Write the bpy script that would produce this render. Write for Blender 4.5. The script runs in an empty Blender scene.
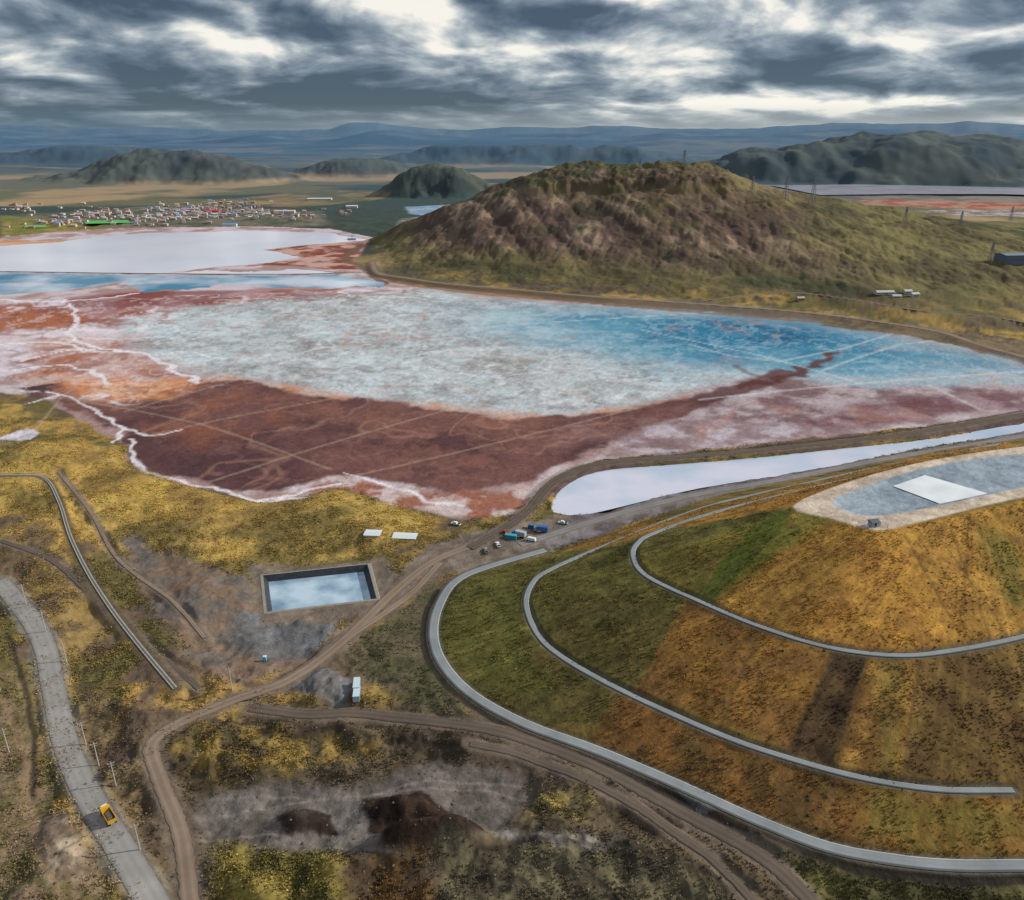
import bpy, math, random, time
import numpy as np
T0=time.time()
rng=np.random.default_rng(7); random.seed(7)
CAMH=200.0; F=804.0; TH=math.radians(21.8); CT,ST=math.cos(TH),math.sin(TH)
scene=bpy.context.scene
# ------------------------------------------------------------ survey helpers (aerial image -> ground coordinates)
def Pz(p,z=0.0):
    x=(p[0]-512)/F; yv=(450-p[1])/F
    t=(CAMH-z)/(ST-yv*CT)
    return (x*t,(CT+yv*ST)*t)
def P0(l,z=0.0): return np.array([Pz(p,z) for p in l])
# ------------------------------------------------------------ noise
TAB=rng.random((256,256)).astype(np.float32)
def vn(x,y):
    xi=np.floor(x); yi=np.floor(y); fx=(x-xi); fy=(y-yi)
    fx=fx*fx*(3-2*fx); fy=fy*fy*(3-2*fy)
    xi=xi.astype(np.int64)&255; yi=yi.astype(np.int64)&255
    x1=(xi+1)&255; y1=(yi+1)&255
    a=TAB[yi,xi]; b=TAB[yi,x1]; c=TAB[y1,xi]; d=TAB[y1,x1]
    return (a+(b-a)*fx)*(1-fy)+(c+(d-c)*fx)*fy
def fbm(x,y,s,o=4,seed=0,g=.5):
    x=x/s+seed*17.31; y=y/s-seed*9.77; r=0; a=1.; n=0
    for i in range(o):
        r=r+a*vn(x,y); n+=a; a*=g
        x,y=(x*1.62-y*1.21)+3.1,(x*1.21+y*1.62)+7.7
    return r/n
def ridged(x,y,s,o=4,seed=0):
    x=x/s+seed*17.31; y=y/s-seed*9.77; r=0; a=1.; n=0
    for i in range(o):
        r=r+a*(1-np.abs(2*vn(x,y)-1)); n+=a; a*=.5
        x,y=(x*1.62-y*1.21)+3.1,(x*1.21+y*1.62)+7.7
    return r/n
def ss(a,b,x):
    t=np.clip((x-a)/(b-a),0,1); return t*t*(3-2*t)
def cr(pts,n=5,closed=False):
    P=[np.array(p,float) for p in pts]; N=len(P); out=[]
    rngi=range(N if closed else N-1)
    for i in rngi:
        if closed: a,b,c,d=P[i-1],P[i],P[(i+1)%N],P[(i+2)%N]
        else:
            b,c=P[i],P[i+1]; a=P[i-1] if i>0 else 2*b-c; d=P[i+2] if i+2<N else 2*c-b
        for k in range(n):
            t=k/n
            out.append(.5*((2*b)+(c-a)*t+(2*a-5*b+4*c-d)*t*t+(3*b-a-3*c+d)*t**3))
    if not closed: out.append(P[-1])
    return np.array(out)
def sdf(x,y,poly):
    d=np.full(x.shape,1e18); ins=np.zeros(x.shape,bool); n=len(poly)
    for i in range(n):
        ax,ay=poly[i]; bx,by=poly[(i+1)%n]
        ex,ey=bx-ax,by-ay; wx=x-ax; wy=y-ay
        t=np.clip((wx*ex+wy*ey)/(ex*ex+ey*ey+1e-9),0,1)
        dx=wx-ex*t; dy=wy-ey*t; d=np.minimum(d,dx*dx+dy*dy)
        c=((ay>y)!=(by>y)); ins^= c&(x<ex*(y-ay)/((ey if abs(ey)>1e-9 else 1e-9))+ax)
    d=np.sqrt(d); return np.where(ins,d,-d)
def sdfb(x,y,poly,m):
    x0,y0=poly.min(0)-m; x1,y1=poly.max(0)+m
    r=np.full(x.shape,-m*1.0)
    k=(x>x0)&(x<x1)&(y>y0)&(y<y1)
    if k.any(): r[k]=np.maximum(sdf(x[k],y[k],poly),-m)
    return r
def linedist(x,y,line,zs=None):
    d=np.full(x.shape,1e18); z=np.zeros(x.shape)
    for i in range(len(line)-1):
        ax,ay=line[i][:2]; bx,by=line[i+1][:2]
        ex,ey=bx-ax,by-ay; wx=x-ax; wy=y-ay
        t=np.clip((wx*ex+wy*ey)/(ex*ex+ey*ey+1e-9),0,1)
        dx=wx-ex*t; dy=wy-ey*t; q=dx*dx+dy*dy; k=q<d
        d=np.where(k,q,d)
        if zs is not None: z=np.where(k,zs[i]+(zs[i+1]-zs[i])*t,z)
    return np.sqrt(d),z
# ------------------------------------------------------------ outlines
BASIN=P0([(-260,262),(-120,246),(0,240),(60,233),(150,230),(250,228),(330,231),(372,239),(350,262),(370,275),(400,284),(480,293),(560,301),(640,309),(700,314),(760,319),(850,327),(930,339),(985,353),(1024,363),(1130,390),(1130,402),(1024,415),(960,420),(880,432),(760,443),(660,453),(600,462),(566,478),(545,500),(510,512),(450,515),(400,505),(340,483),(300,500),(262,503),(215,490),(160,478),(132,466),(128,447),(100,432),(40,398),(0,392),(-150,380),(-260,330)])
LAKE=P0([(-260,262),(-120,250),(0,246),(62,242),(100,236),(150,233),(250,231),(330,233),(368,240),(330,243),(292,246),(262,250),(298,257),(272,262),(215,267),(150,274),(112,284),(60,291),(0,295),(-120,302),(-240,302)])
LAKE2=P0([(110,274),(200,271),(285,270),(330,273),(382,281),(372,287),(300,287),(215,286),(140,292)])
LPOND=cr(P0([(552,512),(556,494),(575,478),(610,469),(680,462),(760,457),(850,447),(930,439),(1000,427),(1060,418),(1062,424),(1000,436),(930,447),(868,459),(800,472),(700,488),(620,507),(585,514)]),3,True)
POOL=P0([(264,577),(367,566),(376,600),(268,613)])
YARD=P0([(190,785),(270,778),(350,782),(440,764),(525,770),(536,800),(510,828),(480,856),(420,864),(300,856),(205,852)])
TOE=[Pz(p) for p in [(446,590),(436,622),(440,655),(466,690),(520,722),(600,752),(680,785),(760,820),(830,846),(900,858),(1024,863)]]+[(215,178),(300,225),(380,300),(410,400),(370,500)]+[Pz(p) for p in [(1024,437),(960,447),(900,458),(800,479),(700,502),(620,532),(545,556),(480,572)]]
B2=[Pz(p,8) for p in [(527,604),(536,632),(560,656),(620,690),(720,735),(800,762),(870,780),(940,790),(1012,792)]]+[(210,212),(285,255),(345,320),(365,400),(330,462)]+[Pz(p,8) for p in [(1000,444),(900,463),(790,487),(700,509),(600,548),(545,574)]]
B3=[Pz(p,22) for p in [(633,556),(646,576),(700,602),(760,627),(830,648),(900,656),(960,650),(1024,637)]]+[(215,262),(280,300),(325,350),(330,400),(300,435)]+[Pz(p,22) for p in [(940,460),(850,479),(720,511),(655,534)]]
TOP=[Pz(p,42) for p in [(792,507),(830,519),(876,531),(915,524),(1024,498)]]+[(290,345),(312,375),(300,400)]+[Pz(p,42) for p in [(1024,447),(930,461),(850,482)]]
TOE=cr(TOE,3,True);B2=cr(B2,3,True);B3=cr(B3,3,True);TOP=cr(TOP,3,True)
bumps=[((60,462),7,60,30),((200,505),4,60,25),((40,545),7,40,30),((120,520),-3,30,14),((300,520),3,50,20),((20,650),5,18,40),((190,620),3,20,40),
 ((398,850),7,8,4),((438,846),9,9,4.5),((466,846),5,6,4),((402,815),6,9,4),((425,830),-4,5,4),((300,824),5,7,4),((250,760),3,16,8),((350,775),2,25,6),((560,850),3,30,10),((270,880),3,18,8),((650,860),2.5,20,8),((60,860),4,10,20),((215,690),2,20,10),
 ((330,735),3,30,4),((600,800),4,20,5),((700,880),4,20,6),((180,480),4,40,12),((330,500),3,30,10)]
def hillbump(x,y,cx,cy,rx,ry,h,seed,p=1.0):
    r=np.sqrt(((x-cx)/rx)**2+((y-cy)/ry)**2)
    r=r+(fbm(x,y,min(rx,ry)*.5,4,seed)-.5)*.5
    return h*ss(1,0.0,r)**p*(0.85+.3*fbm(x,y,min(rx,ry)*.25,4,seed+3))
def H0(x,y,noise=True):
    x=np.asarray(x,float); y=np.asarray(y,float)
    sb=sdfb(x,y,BASIN,120)
    sm=sdfb(x,y,TOE,40)
    near=ss(2,60,-sb)*ss(4,30,-sm)
    h=0.45+near*((fbm(x,y,70,3,1)-.45)*10+(fbm(x,y,16,4,2)-.5)*4.6+(fbm(x,y,4.5,3,5)-.5)*1.4)*ss(3500,1200,y)
    ew=ss(2,12,-sm)*ss(290,250,y)*ss(-165,-120,x)        # dug-over ground south of the heap
    yd=ss(-5,3,sdfb(x,y,YARD,10))
    h=h+ew*(1-yd)*((ridged(x,y,30,4,7)-.55)*9+(ridged(x,y,8,3,8)-.5)*1.8)
    for (c,a,rx,ry) in bumps:
        cx,cy=Pz(c); k=np.exp(-((x-cx)/rx)**2-((y-cy)/ry)**2)
        h=h+a*k*ss(0,12,-sb)*ss(2,14,-sm)
    # main hill
    wx=x+(fbm(x,y,160,3,11)-.5)*70
    R=np.interp(wx,[-270,-235,-150,-57,30,95,150,200,260,335,372,440,575,698,800,920,1300],[0,14,58,102,127,141,145,144,146,144,126,105,86,66,50,22,16])
    yf=np.interp(x,[-260,-229,-156,60,219,368,472,700],[1400,1340,1200,1085,1010,950,840,760])
    yr=1490+(fbm(x,y*0,120,2,12)-.5)*60
    u=(y-yf)/(yr-yf); u2=(1950-y)/(1950-yr)
    rt=ss(300,700,x)
    s=np.where(u<1,(.45*ss(0,1,u)+.55*np.clip(u,0,1))**(1+.35*rt),.5*ss(0,1,u2)+.5*np.clip(u2,0,1))
    s=np.where((u<=0)|(u2<=0),0,s)
    cl=np.clip((R-118)/16,0,1)*(y<1600)
    s2=s*.90+.10*ss(.80,.85,s+(fbm(x,y,40,4,18)-.5)*.10)
    s=s*(1-cl)+s2*cl
    gul=ridged(x+.35*y,y*.22+x*.1,60,3,13)
    gul2=ridged(x-.2*y,y*.3,17,3,14)
    hh=R*s - (gul-.45)*40*s*(1-.85*s)*np.clip(R/90,0,1) - (gul2-.5)*5.5*ss(0,.3,s)*(1-.5*s)*np.clip(R/80,0,1)
    crag=ss(.74,.86,s)*np.clip((R-105)/30,0,1)*(y<1560)
    hh=hh+crag*(ridged(x,y*.6,20,4,15)-.5)*8
    hh=np.where(s>0,hh+ (fbm(x,y,30,3,16)-.5)*4*np.clip(s*4,0,1)*np.clip(R/25,0,1),0)
    h=h+hh
    # distant hills
    far=ss(1900,4200,y)
    h=h+far*((fbm(x,y,1300,5,21)-.42)*75)
    far2=ss(6500,11000,y)
    h=h+far2*(np.maximum(fbm(x,y*.7,5200,5,22)-.40,0)*900+20)*ss(60000,25000,y)
    h=h+hillbump(x,y,1850,3650,1250,560,190,31,.55)+hillbump(x,y,950,3500,420,260,60,36,.8)
    h=h+hillbump(x,y,-247,2720,215,170,92,32,.6)
    h=h+hillbump(x,y,-1380,3500,620,330,120,33,.75)+hillbump(x,y,-700,3900,500,260,70,34)
    h=h+hillbump(x,y,-300,5200,900,500,110,35)+hillbump(x,y,600,5200,700,400,95,37)+hillbump(x,y,-2600,5200,900,500,95,38)
    h=np.where(y>1900,np.maximum(h,.5),h)
    k=sm>-1
    if k.any():
        X,Y=x[k],y[k]
        L=[(sdf(X,Y,TOE),.3),(sdfb(X,Y,B2,200),8.),(sdfb(X,Y,B3,200),22.),(sdfb(X,Y,TOP,200),42.)]
        m=np.zeros(X.shape)
        for i in range(3):
            a,za=L[i]; b,zb=L[i+1]
            q=(a>0)&(b<=0)
            m=np.where(q,za+(zb-za)*a/(a-b+1e-6),m)
        m=np.where(L[3][0]>0,42.,m)
        m=m+((fbm(X,Y,9,3,6)-.5)*.8+(fbm(X,Y,30,2,9)-.5)*1.6)*ss(0,5,L[0][0])*ss(0,-5,L[3][0])
        h[k]=h[k]+m
    return h
def PH(pts,Hf=None):
    Hf=Hf or H0
    n=1500; ts=np.geomspace(150,7000,n); out=[]
    p=np.array(pts,float); dx=(p[:,0]-512)/F; yv=(450-p[:,1])/F
    X=dx[:,None]*ts; Y=(CT+yv*ST)[:,None]*ts; Z=CAMH+(-ST+yv*CT)[:,None]*ts
    Hh=Hf(X.ravel(),Y.ravel()).reshape(X.shape)
    b=Z<=Hh
    for i in range(len(pts)):
        j=int(np.argmax(b[i])) if b[i].any() else n-1
        j=max(j,1); d0=Z[i,j-1]-Hh[i,j-1]; d1=Z[i,j]-Hh[i,j]
        f=d0/(d0-d1+1e-9); f=min(max(f,0),1)
        out.append((X[i,j-1]+(X[i,j]-X[i,j-1])*f,Y[i,j-1]+(Y[i,j]-Y[i,j-1])*f))
    return np.array(out)
# ------------------------------------------------------------ roads
roads=[]
def Hfull(x,y,upto=None):
    x=np.asarray(x,float);y=np.asarray(y,float)
    h=H0(x,y)
    s=sdfb(x,y,LAKE,40)+(fbm(x,y,40,4,41)-.5)*22
    h=h-1.4*ss(-6,6,s)
    s=sdfb(x,y,LAKE2,40)+(fbm(x,y,30,4,42)-.5)*60
    h=h-1.2*ss(-6,6,s)
    s=sdfb(x,y,LPOND,20)+(fbm(x,y,7,3,43)-.5)*3
    h=h-1.8*ss(-1,3,s)
    for r in (roads if upto is None else roads[:upto]):
        ln,zs,w,sh=r['line'],r['zs'],r['w'],r['sh']
        m=w/2+sh+1
        x0,y0=ln.min(0)-m; x1,y1=ln.max(0)+m
        k=(x>x0)&(x<x1)&(y>y0)&(y<y1)
        if k.any():
            d,z=linedist(x[k],y[k],ln,zs)
            t=ss(w/2+sh,w/2+.6,d)
            h[k]=h[k]*(1-t)+z*t
    k0=sdfb(x,y,POOL,14)
    h=h*(1-ss(-10,-3,k0))+.6*ss(-10,-3,k0)
    h=h-7*ss(-1.3,.6,k0)
    k1=sdfb(x,y,LINER,10)
    h=h-1.2*ss(0,4,k1)
    return h
LINER=cr([Pz(p,42) for p in [(832,502),(850,493),(905,474),(960,462),(1022,455)]]+[(283,385),(288,362)]+[Pz(p,42) for p in [(1024,488),(960,502),(900,514),(868,517),(845,512)]],3,True)
def addroad(name,px,w,mat,zoff=0,sh=4,z=None,npt=6,smooth=True,world=None):
    pts=world if world is not None else (PH(px) if z is None else P0(px,z))
    ln=cr(pts,npt)
    zz=Hfull(ln[:,0],ln[:,1],len(roads))
    if z is not None: zz=np.full(len(ln),float(z))
    k=9
    if smooth and len(zz)>k and z is None:
        pz=np.pad(zz,(k//2,k//2),'edge'); zz=np.convolve(pz,np.ones(k)/k,'valid')
    zz=zz+zoff
    roads.append(dict(name=name,line=ln,zs=zz,w=w,sh=sh,mat=mat))
    return roads[-1]
addroad('lagoon_causeway',[(-60,272),(0,271.5),(110,273),(215,274),(300,274),(365,272)],5,'darkd',z=1.2,sh=3)
addroad('lagoon_embankment_road',[(470,548),(505,528),(530,508),(548,486),(575,470),(610,462),(680,457),(760,450),(880,437),(960,425),(1024,414),(1120,398)],5.5,'darkd',z=2.2,sh=6)
addroad('embankment_track',[(520,545),(585,524),(640,508),(700,494),(790,478),(880,460),(960,447),(1024,436),(1100,424)],5,'greyd',z=1.6,sh=4)
addroad('shore_road',[(372,262),(378,273),(400,277),(450,284),(520,290),(600,297),(700,304),(800,312),(880,322),(940,332),(980,345),(1024,357),(1100,378)],7,'dirt',z=3.0,sh=10)
CR=addroad('country_road',[(0,583),(25,612),(44,645),(54,690),(66,745),(88,795),(118,845),(150,900),(175,945)],7.8,'asph',zoff=.8,sh=3)
addroad('haul_track',[(470,548),(432,562),(395,592),(345,640),(290,680),(232,702),(180,722),(152,745),(160,780),(180,830),(190,900),(196,950)],5.0,'dirt',sh=4)
addroad('spur_track',[(440,562),(415,590),(385,612),(345,640)],3.5,'dirt',sh=3)
addroad('mine_track',[(250,706),(310,712),(370,716),(440,722),(520,738),(590,765),(660,800),(720,835),(780,872),(830,920)],4.6,'darkd',sh=4)
addroad('lower_track',[(470,742),(520,756),(570,775),(640,812),(700,850),(750,900),(770,930)],2.8,'darkd',sh=3)
addroad('hillside_track',[(0,540),(50,560),(95,600),(150,650),(200,690)],2.6,'darkd',sh=3)
addroad('footpath',[(58,470),(90,512),(118,560),(170,600),(205,640)],1.8,'dirt',sh=3)
addroad('flank_track',[(700,303),(780,292),(860,300),(920,312),(1000,318),(1060,330)],3.5,'dirt',sh=4)
toew=np.array([Pz(p,.9) for p in [(1060,868),(1024,866),(960,866),(900,861),(830,848),(760,822),(680,786),(600,752),(520,722),(466,690),(438,655),(434,622),(446,592),(462,577),(490,566),(545,550)]])
addroad('heap_toe_road',None,4.4,'pale',sh=2,world=toew)['zs'][:]=.9
b2w=[Pz(p,8) for p in [(1014,791),(940,790),(870,780),(800,762),(720,735),(620,690),(560,656),(536,632),(526,604),(532,584),(548,571),(600,548),(700,509),(790,487),(900,463),(1000,444)]]
addroad('heap_bench_road',None,2.5,'pale',sh=1.5,world=b2w,smooth=False)['zs'][:]=8.
b3w=[Pz(p,22) for p in [(1080,620),(1024,637),(960,650),(900,656),(830,648),(760,627),(700,602),(646,576),(633,556),(638,543),(655,533),(720,511),(850,479),(940,460)]]
addroad('heap_bench_road',None,2.4,'pale',sh=1.5,world=b3w,smooth=False)['zs'][:]=22.
CHN=addroad('concrete_channel',[(-30,478),(20,476),(46,480),(60,505),(70,535),(86,570),(110,610),(140,648),(176,692)],2.6,'chan',zoff=.8,sh=5)
# ------------------------------------------------------------ terrain grid
def image_rows():
    py=np.arange(975,132,-1.2); yv=(450-py)/F; t=CAMH/(ST-yv*CT); y=(CT+yv*ST)*t
    y=y[(y>0)]
    a=np.geomspace(y.max(),62000,100)
    b=np.linspace(1000,1560,240); c=np.geomspace(1560,4500,240); d=np.geomspace(4500,18000,130)
    n=np.array([70,90,105,120])
    return np.unique(np.round(np.concatenate([n,y,a,b,c,d]),3))
ys=image_rows()
us=np.unique(np.concatenate([np.linspace(-1.4,-.68,60),np.linspace(-.68,.68,1000),np.linspace(.68,1.4,60)]))
U,Yg=np.meshgrid(us,ys); Xg=U*(CT*Yg+74)
shape=Xg.shape; X=Xg.ravel(); Y=Yg.ravel()
Z=Hfull(X,Y)
print('height',shape,time.time()-T0)
# ------------------------------------------------------------ ground colour (albedo, distance haze painted in)
C=np.zeros((len(X),3),np.float32); VEG=np.zeros(len(X),np.float32)
def srgb(r,g,b,k=.85):
    c=np.array([r,g,b])/255.; return (np.where(c<.04,c/12.92,((c+.055)/1.055)**2.4)*k).astype(np.float32)
n1=fbm(X,Y,45,5,51); n2=fbm(X,Y,9,4,52); n3=fbm(X,Y,2.2,2,53)
def mix(a,b,t): return a*(1-t[:,None])+b*t[:,None]
gold=srgb(162,134,76); olive=srgb(100,92,58); soil=srgb(94,80,68)
base=mix(np.broadcast_to(olive,C.shape),gold,ss(.42,.64,n1*.6+n2*.4))
base=mix(base,soil,ss(.47,.62,fbm(X,Y,28,5,54)*.65+n2*.35))
VEG[:]=1-ss(.5,.62,fbm(X,Y,28,5,54)*.65+n2*.35)
fb=fbm(X,Y,350,6,55); fb2=fbm(X,Y*2.2,900,5,56)
pl=mix(np.broadcast_to(srgb(104,100,72),C.shape),srgb(160,136,100),ss(.43,.6,fb))
pl=mix(pl,srgb(60,72,66),ss(.46,.58,fb2))
C[:]=mix(base,pl,ss(900,1600,Y))
def sub(poly,m):
    x0,y0=poly.min(0)-m; x1,y1=poly.max(0)+m
    return np.nonzero((X>x0)&(X<x1)&(Y>y0)&(Y<y1))[0]
def paint(px,A,B,ns=12,edge=6,soft=2,op=1.,veg=None,es=None,seed=0,lo=.38,hi=.62,world=None,z=None,mod=None):
    poly=world if world is not None else (P0(px) if z is None else (P0(px,z) if z!='H' else PH(px,Hfull)))
    i=sub(poly,edge+soft)
    if len(i)==0: return
    x,y=X[i],Y[i]
    s=sdf(x,y,poly)
    if edge: s=s+(fbm(x,y,es or edge*3,6,seed+61,.62)-.5)*2.4*edge
    m=ss(-soft,soft,s)*op
    if mod is not None: m=m*mod(x,y)
    n=ss(lo,hi,fbm(x,y,ns,5,seed+71,.6))
    C[i]=mix(C[i],mix(np.broadcast_to(A,(len(i),3)),B,n),m)
    if veg is not None: VEG[i]=VEG[i]*(1-m)+veg*m
def pline(px,A,w,op=1.,wob=0,ws=15,soft=.5,z=None,world=None,n=5,veg=0,seed=0):
    ln=cr(world if world is not None else (P0(px) if z is None else PH(px,Hfull)),n)
    i=sub(ln,w+soft+wob+2)
    if len(i)==0:return
    x,y=X[i],Y[i]
    xx=x+(fbm(x,y,ws,3,81+seed)-.5)*2*wob; yy=y+(fbm(x,y,ws,3,82+seed)-.5)*2*wob
    d,_=linedist(xx,yy,ln); m=ss(w/2+soft,w/2-soft*.5,d)*op
    C[i]=mix(C[i],A,m); VEG[i]*=(1-m)
def veins(px,A,s,op,seed,w=.03,soft=30):
    poly=P0(px); i=sub(poly,0); x,y=X[i],Y[i]
    sd=sdf(x,y,poly); xx=x+(fbm(x,y,s*.5,3,seed)-.5)*s*.8; yy=y+(fbm(x,y,s*.5,3,seed+1)-.5)*s*.8
    v=1-np.abs(2*fbm(xx,yy,s,3,seed+2)-1)
    m=ss(1-w*2.6,1-w*.3,v)*op*ss(0,soft,sd)
    C[i]=mix(C[i],A,m)
FL=P0([(770,187),(860,186),(960,188),(1080,191),(1150,200),(1000,196),(900,196),(820,197)])
low=lambda x,y: ss(14,6,Hfull(x,y))
paint(None,srgb(150,134,130),srgb(110,100,92),60,20,10,world=P0([(760,186),(1100,188),(1160,202),(1100,214),(960,212),(870,204),(800,200)]),seed=67,op=.6,mod=low)
paint([(850,200),(960,202),(1060,205),(1100,211),(960,209),(880,205)],srgb(158,80,54),srgb(168,130,108),40,25,12,seed=68,op=.95,mod=low)
paint([(900,211),(1000,210),(1060,214),(1060,218),(960,216)],srgb(180,172,176),srgb(120,104,90),30,16,8,seed=168,op=.8)
paint([(20,215),(180,205),(320,212),(330,226),(200,229),(40,231)],srgb(128,118,104),srgb(90,92,74),40,20,15,seed=69,op=.7)
paint([(0,215),(180,235),(60,232),(0,238)],srgb(110,112,60),srgb(140,124,72),30,10,10,seed=70)
paint([(405,207),(450,205),(462,210),(430,216),(410,214)],srgb(110,145,172),srgb(150,164,178),30,8,6,seed=71,mod=low)
paint([(400,219),(440,215),(452,222),(420,228),(396,226)],srgb(160,166,172),srgb(110,106,92),20,10,6,seed=72,op=.6,mod=low)
paint([(180,203),(330,190),(420,192),(380,200),(300,208)],srgb(150,126,90),srgb(104,98,66),60,20,15,seed=73,op=.7)
# --- main hill
i=np.nonzero((X>-420)&(X<1600)&(Y>760)&(Y<1980))[0]; x,y=X[i],Y[i]; z=Z[i]
hm=ss(1,14,z+ (fbm(x,y,40,4,90)-.5)*14)
g=ridged(x+.35*y,y*.22+x*.1,60,3,13); g2=ridged(x-.2*y,y*.3,17,3,14); nn=fbm(x,y,90,5,91,.55); nf=fbm(x,y*.6,16,4,92,.6)
hc=mix(np.broadcast_to(srgb(92,86,60),(len(i),3)),srgb(122,110,76),ss(.4,.6,nn))
hc=mix(hc,srgb(70,72,52),ss(.48,.62,fbm(x,y,130,4,93)))
band=ss(15,40,z)*ss(122,85,z)*ss(560,330,x)*ss(-220,-120,x)
hc=mix(hc,srgb(102,82,76),band*ss(.36,.56,fbm(x,y,70,3,94))*.85)
hc=mix(hc,srgb(166,146,122),ss(.46,.64,g2*.55+nf*.45)*.55*band*ss(.4,.55,fbm(x,y,50,3,98)))
hc=mix(hc,srgb(60,50,46),ss(.5,.72,g)*.6*band)
rk=ss(112,120,z)*ss(140,131,z)*ss(40,100,x)*ss(400,345,x)*(y<1495)
hc=mix(hc,mix(np.broadcast_to(srgb(62,52,48),(len(i),3)),srgb(128,106,92),ss(.45,.62,nf)),rk*.85*ss(.34,.5,fbm(x,y,35,3,99)))
hc=mix(hc,srgb(110,106,66),ss(380,600,x)*ss(.44,.58,nn)*.7)
hc=mix(hc,srgb(72,60,52),ss(.5,.68,fbm(x,y*.5,26,5,95,.55))*.55)
C[i]=mix(C[i],hc,hm)
i=np.nonzero((Y>1950))[0]; x,y,z=X[i],Y[i],Z[i]
dk=ss(8,22,z+(fbm(x,y,160,4,97)-.5)*16)*ss(9000,5000,y)
C[i]=mix(C[i],mix(np.broadcast_to(srgb(54,58,50),(len(i),3)),srgb(86,86,66),ss(.35,.65,fbm(x,y,260,6,96,.62))),dk*.9)
# --- basin
BA=[(-260,262),(0,238),(60,231),(150,228),(250,226),(330,229),(374,238),(352,262),(370,275),(400,284),(480,293),(560,301),(640,309),(700,314),(760,319),(850,327),(930,339),(985,353),(1024,363),(1130,390),(1130,402),(1024,416),(960,421),(880,432),(760,443),(660,453),(600,462),(566,478),(545,500),(510,514),(450,517),(400,507),(340,483),(300,500),(262,505),(215,492),(160,480),(132,468),(128,447),(100,432),(40,398),(0,392),(-150,380),(-260,330)]
rust=srgb(160,98,68); orange=srgb(190,130,92); purp=srgb(112,78,74); dpurp=srgb(80,56,60)
paint(BA,srgb(190,178,184),srgb(156,130,128),40,5,2,veg=0,seed=1)
paint([(0,240),(70,241),(112,248),(60,257),(0,262),(-100,262)],orange,srgb(190,165,150),40,15,5,seed=2)
paint([(255,248),(330,243),(372,241),(352,262),(360,272),(300,266),(250,266),(300,258)],srgb(122,68,54),srgb(184,150,142),30,14,8,seed=3)
paint([(-260,305),(0,300),(90,294),(170,290),(300,290),(400,288),(430,294),(360,300),(220,303),(120,318),(140,350),(220,376),(120,384),(0,378),(-200,360)],srgb(150,104,94),srgb(200,192,202),50,16,12,seed=4,lo=.38,hi=.62)
paint([(60,297),(150,291),(260,290),(360,294),(430,292),(380,301),(240,305),(130,312),(90,316)],srgb(120,66,64),srgb(160,124,130),60,20,12,seed=5,op=.85)
paint([(0,309),(60,306),(90,322),(60,332),(0,330)],srgb(134,76,66),rust,40,12,8,seed=6,op=.8)
paint([(30,340),(90,336),(130,352),(170,370),(110,378),(40,372)],rust,srgb(186,150,136),30,14,10,seed=206,op=.55)
cen=[(110,322),(180,308),(300,298),(420,289),(560,303),(700,315),(850,329),(940,343),(1024,366),(1100,388),(1024,386),(940,388),(870,392),(800,388),(770,378),(700,392),(650,404),(600,414),(540,418),(470,410),(380,402),(300,390),(230,380),(170,368),(140,350)]
paint(cen,srgb(182,192,200),srgb(150,148,150),60,18,16,seed=7,lo=.3,hi=.68)
paint([(400,340),(560,345),(660,372),(600,398),(480,398),(360,384)],srgb(146,144,142),srgb(178,182,186),50,30,30,seed=77,op=.65,es=80)
veins(cen,srgb(208,216,222),30,.4,101,.06,30)
veins(cen,srgb(212,218,222),11,.32,105,.10,20)
veins(cen,srgb(112,108,106),22,.36,108,.07,20)
veins(cen,srgb(104,98,96),50,.35,128,.03,20)
veins(cen,srgb(216,222,226),70,.45,210,.03,30)
paint([(460,306),(640,310),(760,320),(860,330),(960,350),(1040,372),(960,382),(860,386),(760,376),(690,372),(620,356),(520,338)],srgb(84,142,170),srgb(144,176,190),70,50,80,seed=8,lo=.32,hi=.68,es=160,op=.85)
paint([(550,313),(700,318),(800,326),(900,342),(990,362),(900,374),(800,370),(720,364),(630,346)],srgb(36,106,142),srgb(78,140,166),80,34,44,seed=9,lo=.32,hi=.68,es=130,op=.9)
paint([(640,322),(720,321),(800,329),(870,343),(800,356),(700,348)],srgb(18,86,126),srgb(38,112,148),60,26,34,seed=79,op=.85,es=110)
veins(cen,srgb(176,200,210),36,.3,221,.05,40)
veins(cen,srgb(166,194,206),14,.2,225,.08,30)
paint([(760,374),(860,378),(960,374),(1060,378),(1024,386),(940,389),(870,393),(800,389)],srgb(150,168,180),srgb(170,172,180),30,12,10,seed=78,op=.7)
paint([(20,374),(120,374),(230,378),(300,388),(380,400),(480,409),(560,416),(650,404),(700,394),(650,420),(560,430),(400,420),(240,400),(100,400),(40,394)],orange,srgb(190,168,160),26,12,8,seed=10,lo=.35,hi=.6,op=.75)
paint([(690,392),(770,376),(860,388),(1024,386),(1130,396),(1024,413),(960,419),(880,430),(760,441),(660,451),(620,440),(650,410)],srgb(168,156,162),srgb(118,94,98),24,12,9,seed=11)
paint([(860,402),(1024,390),(1130,396),(1024,410),(960,416),(880,426),(800,430)],srgb(104,68,74),srgb(146,122,130),24,12,8,seed=12,op=.85)
paint([(10,388),(60,384),(110,398),(180,386),(240,381),(330,396),(430,409),(520,419),(580,418),(650,409),(700,400),(720,398),(700,408),(670,420),(640,436),(590,450),(545,474),(505,490),(450,494),(350,478),(262,500),(160,474),(120,430),(60,410)],purp,dpurp,60,16,4,veg=0,seed=13,lo=.3,hi=.68,es=38)
pline([(660,410),(700,400),(745,388),(790,374)],srgb(90,58,58),20,.9,18,30,5,seed=3)
pline([(740,389),(790,375),(820,364),(838,354)],srgb(86,50,50),9,.9,14,24,4,seed=4)
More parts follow.
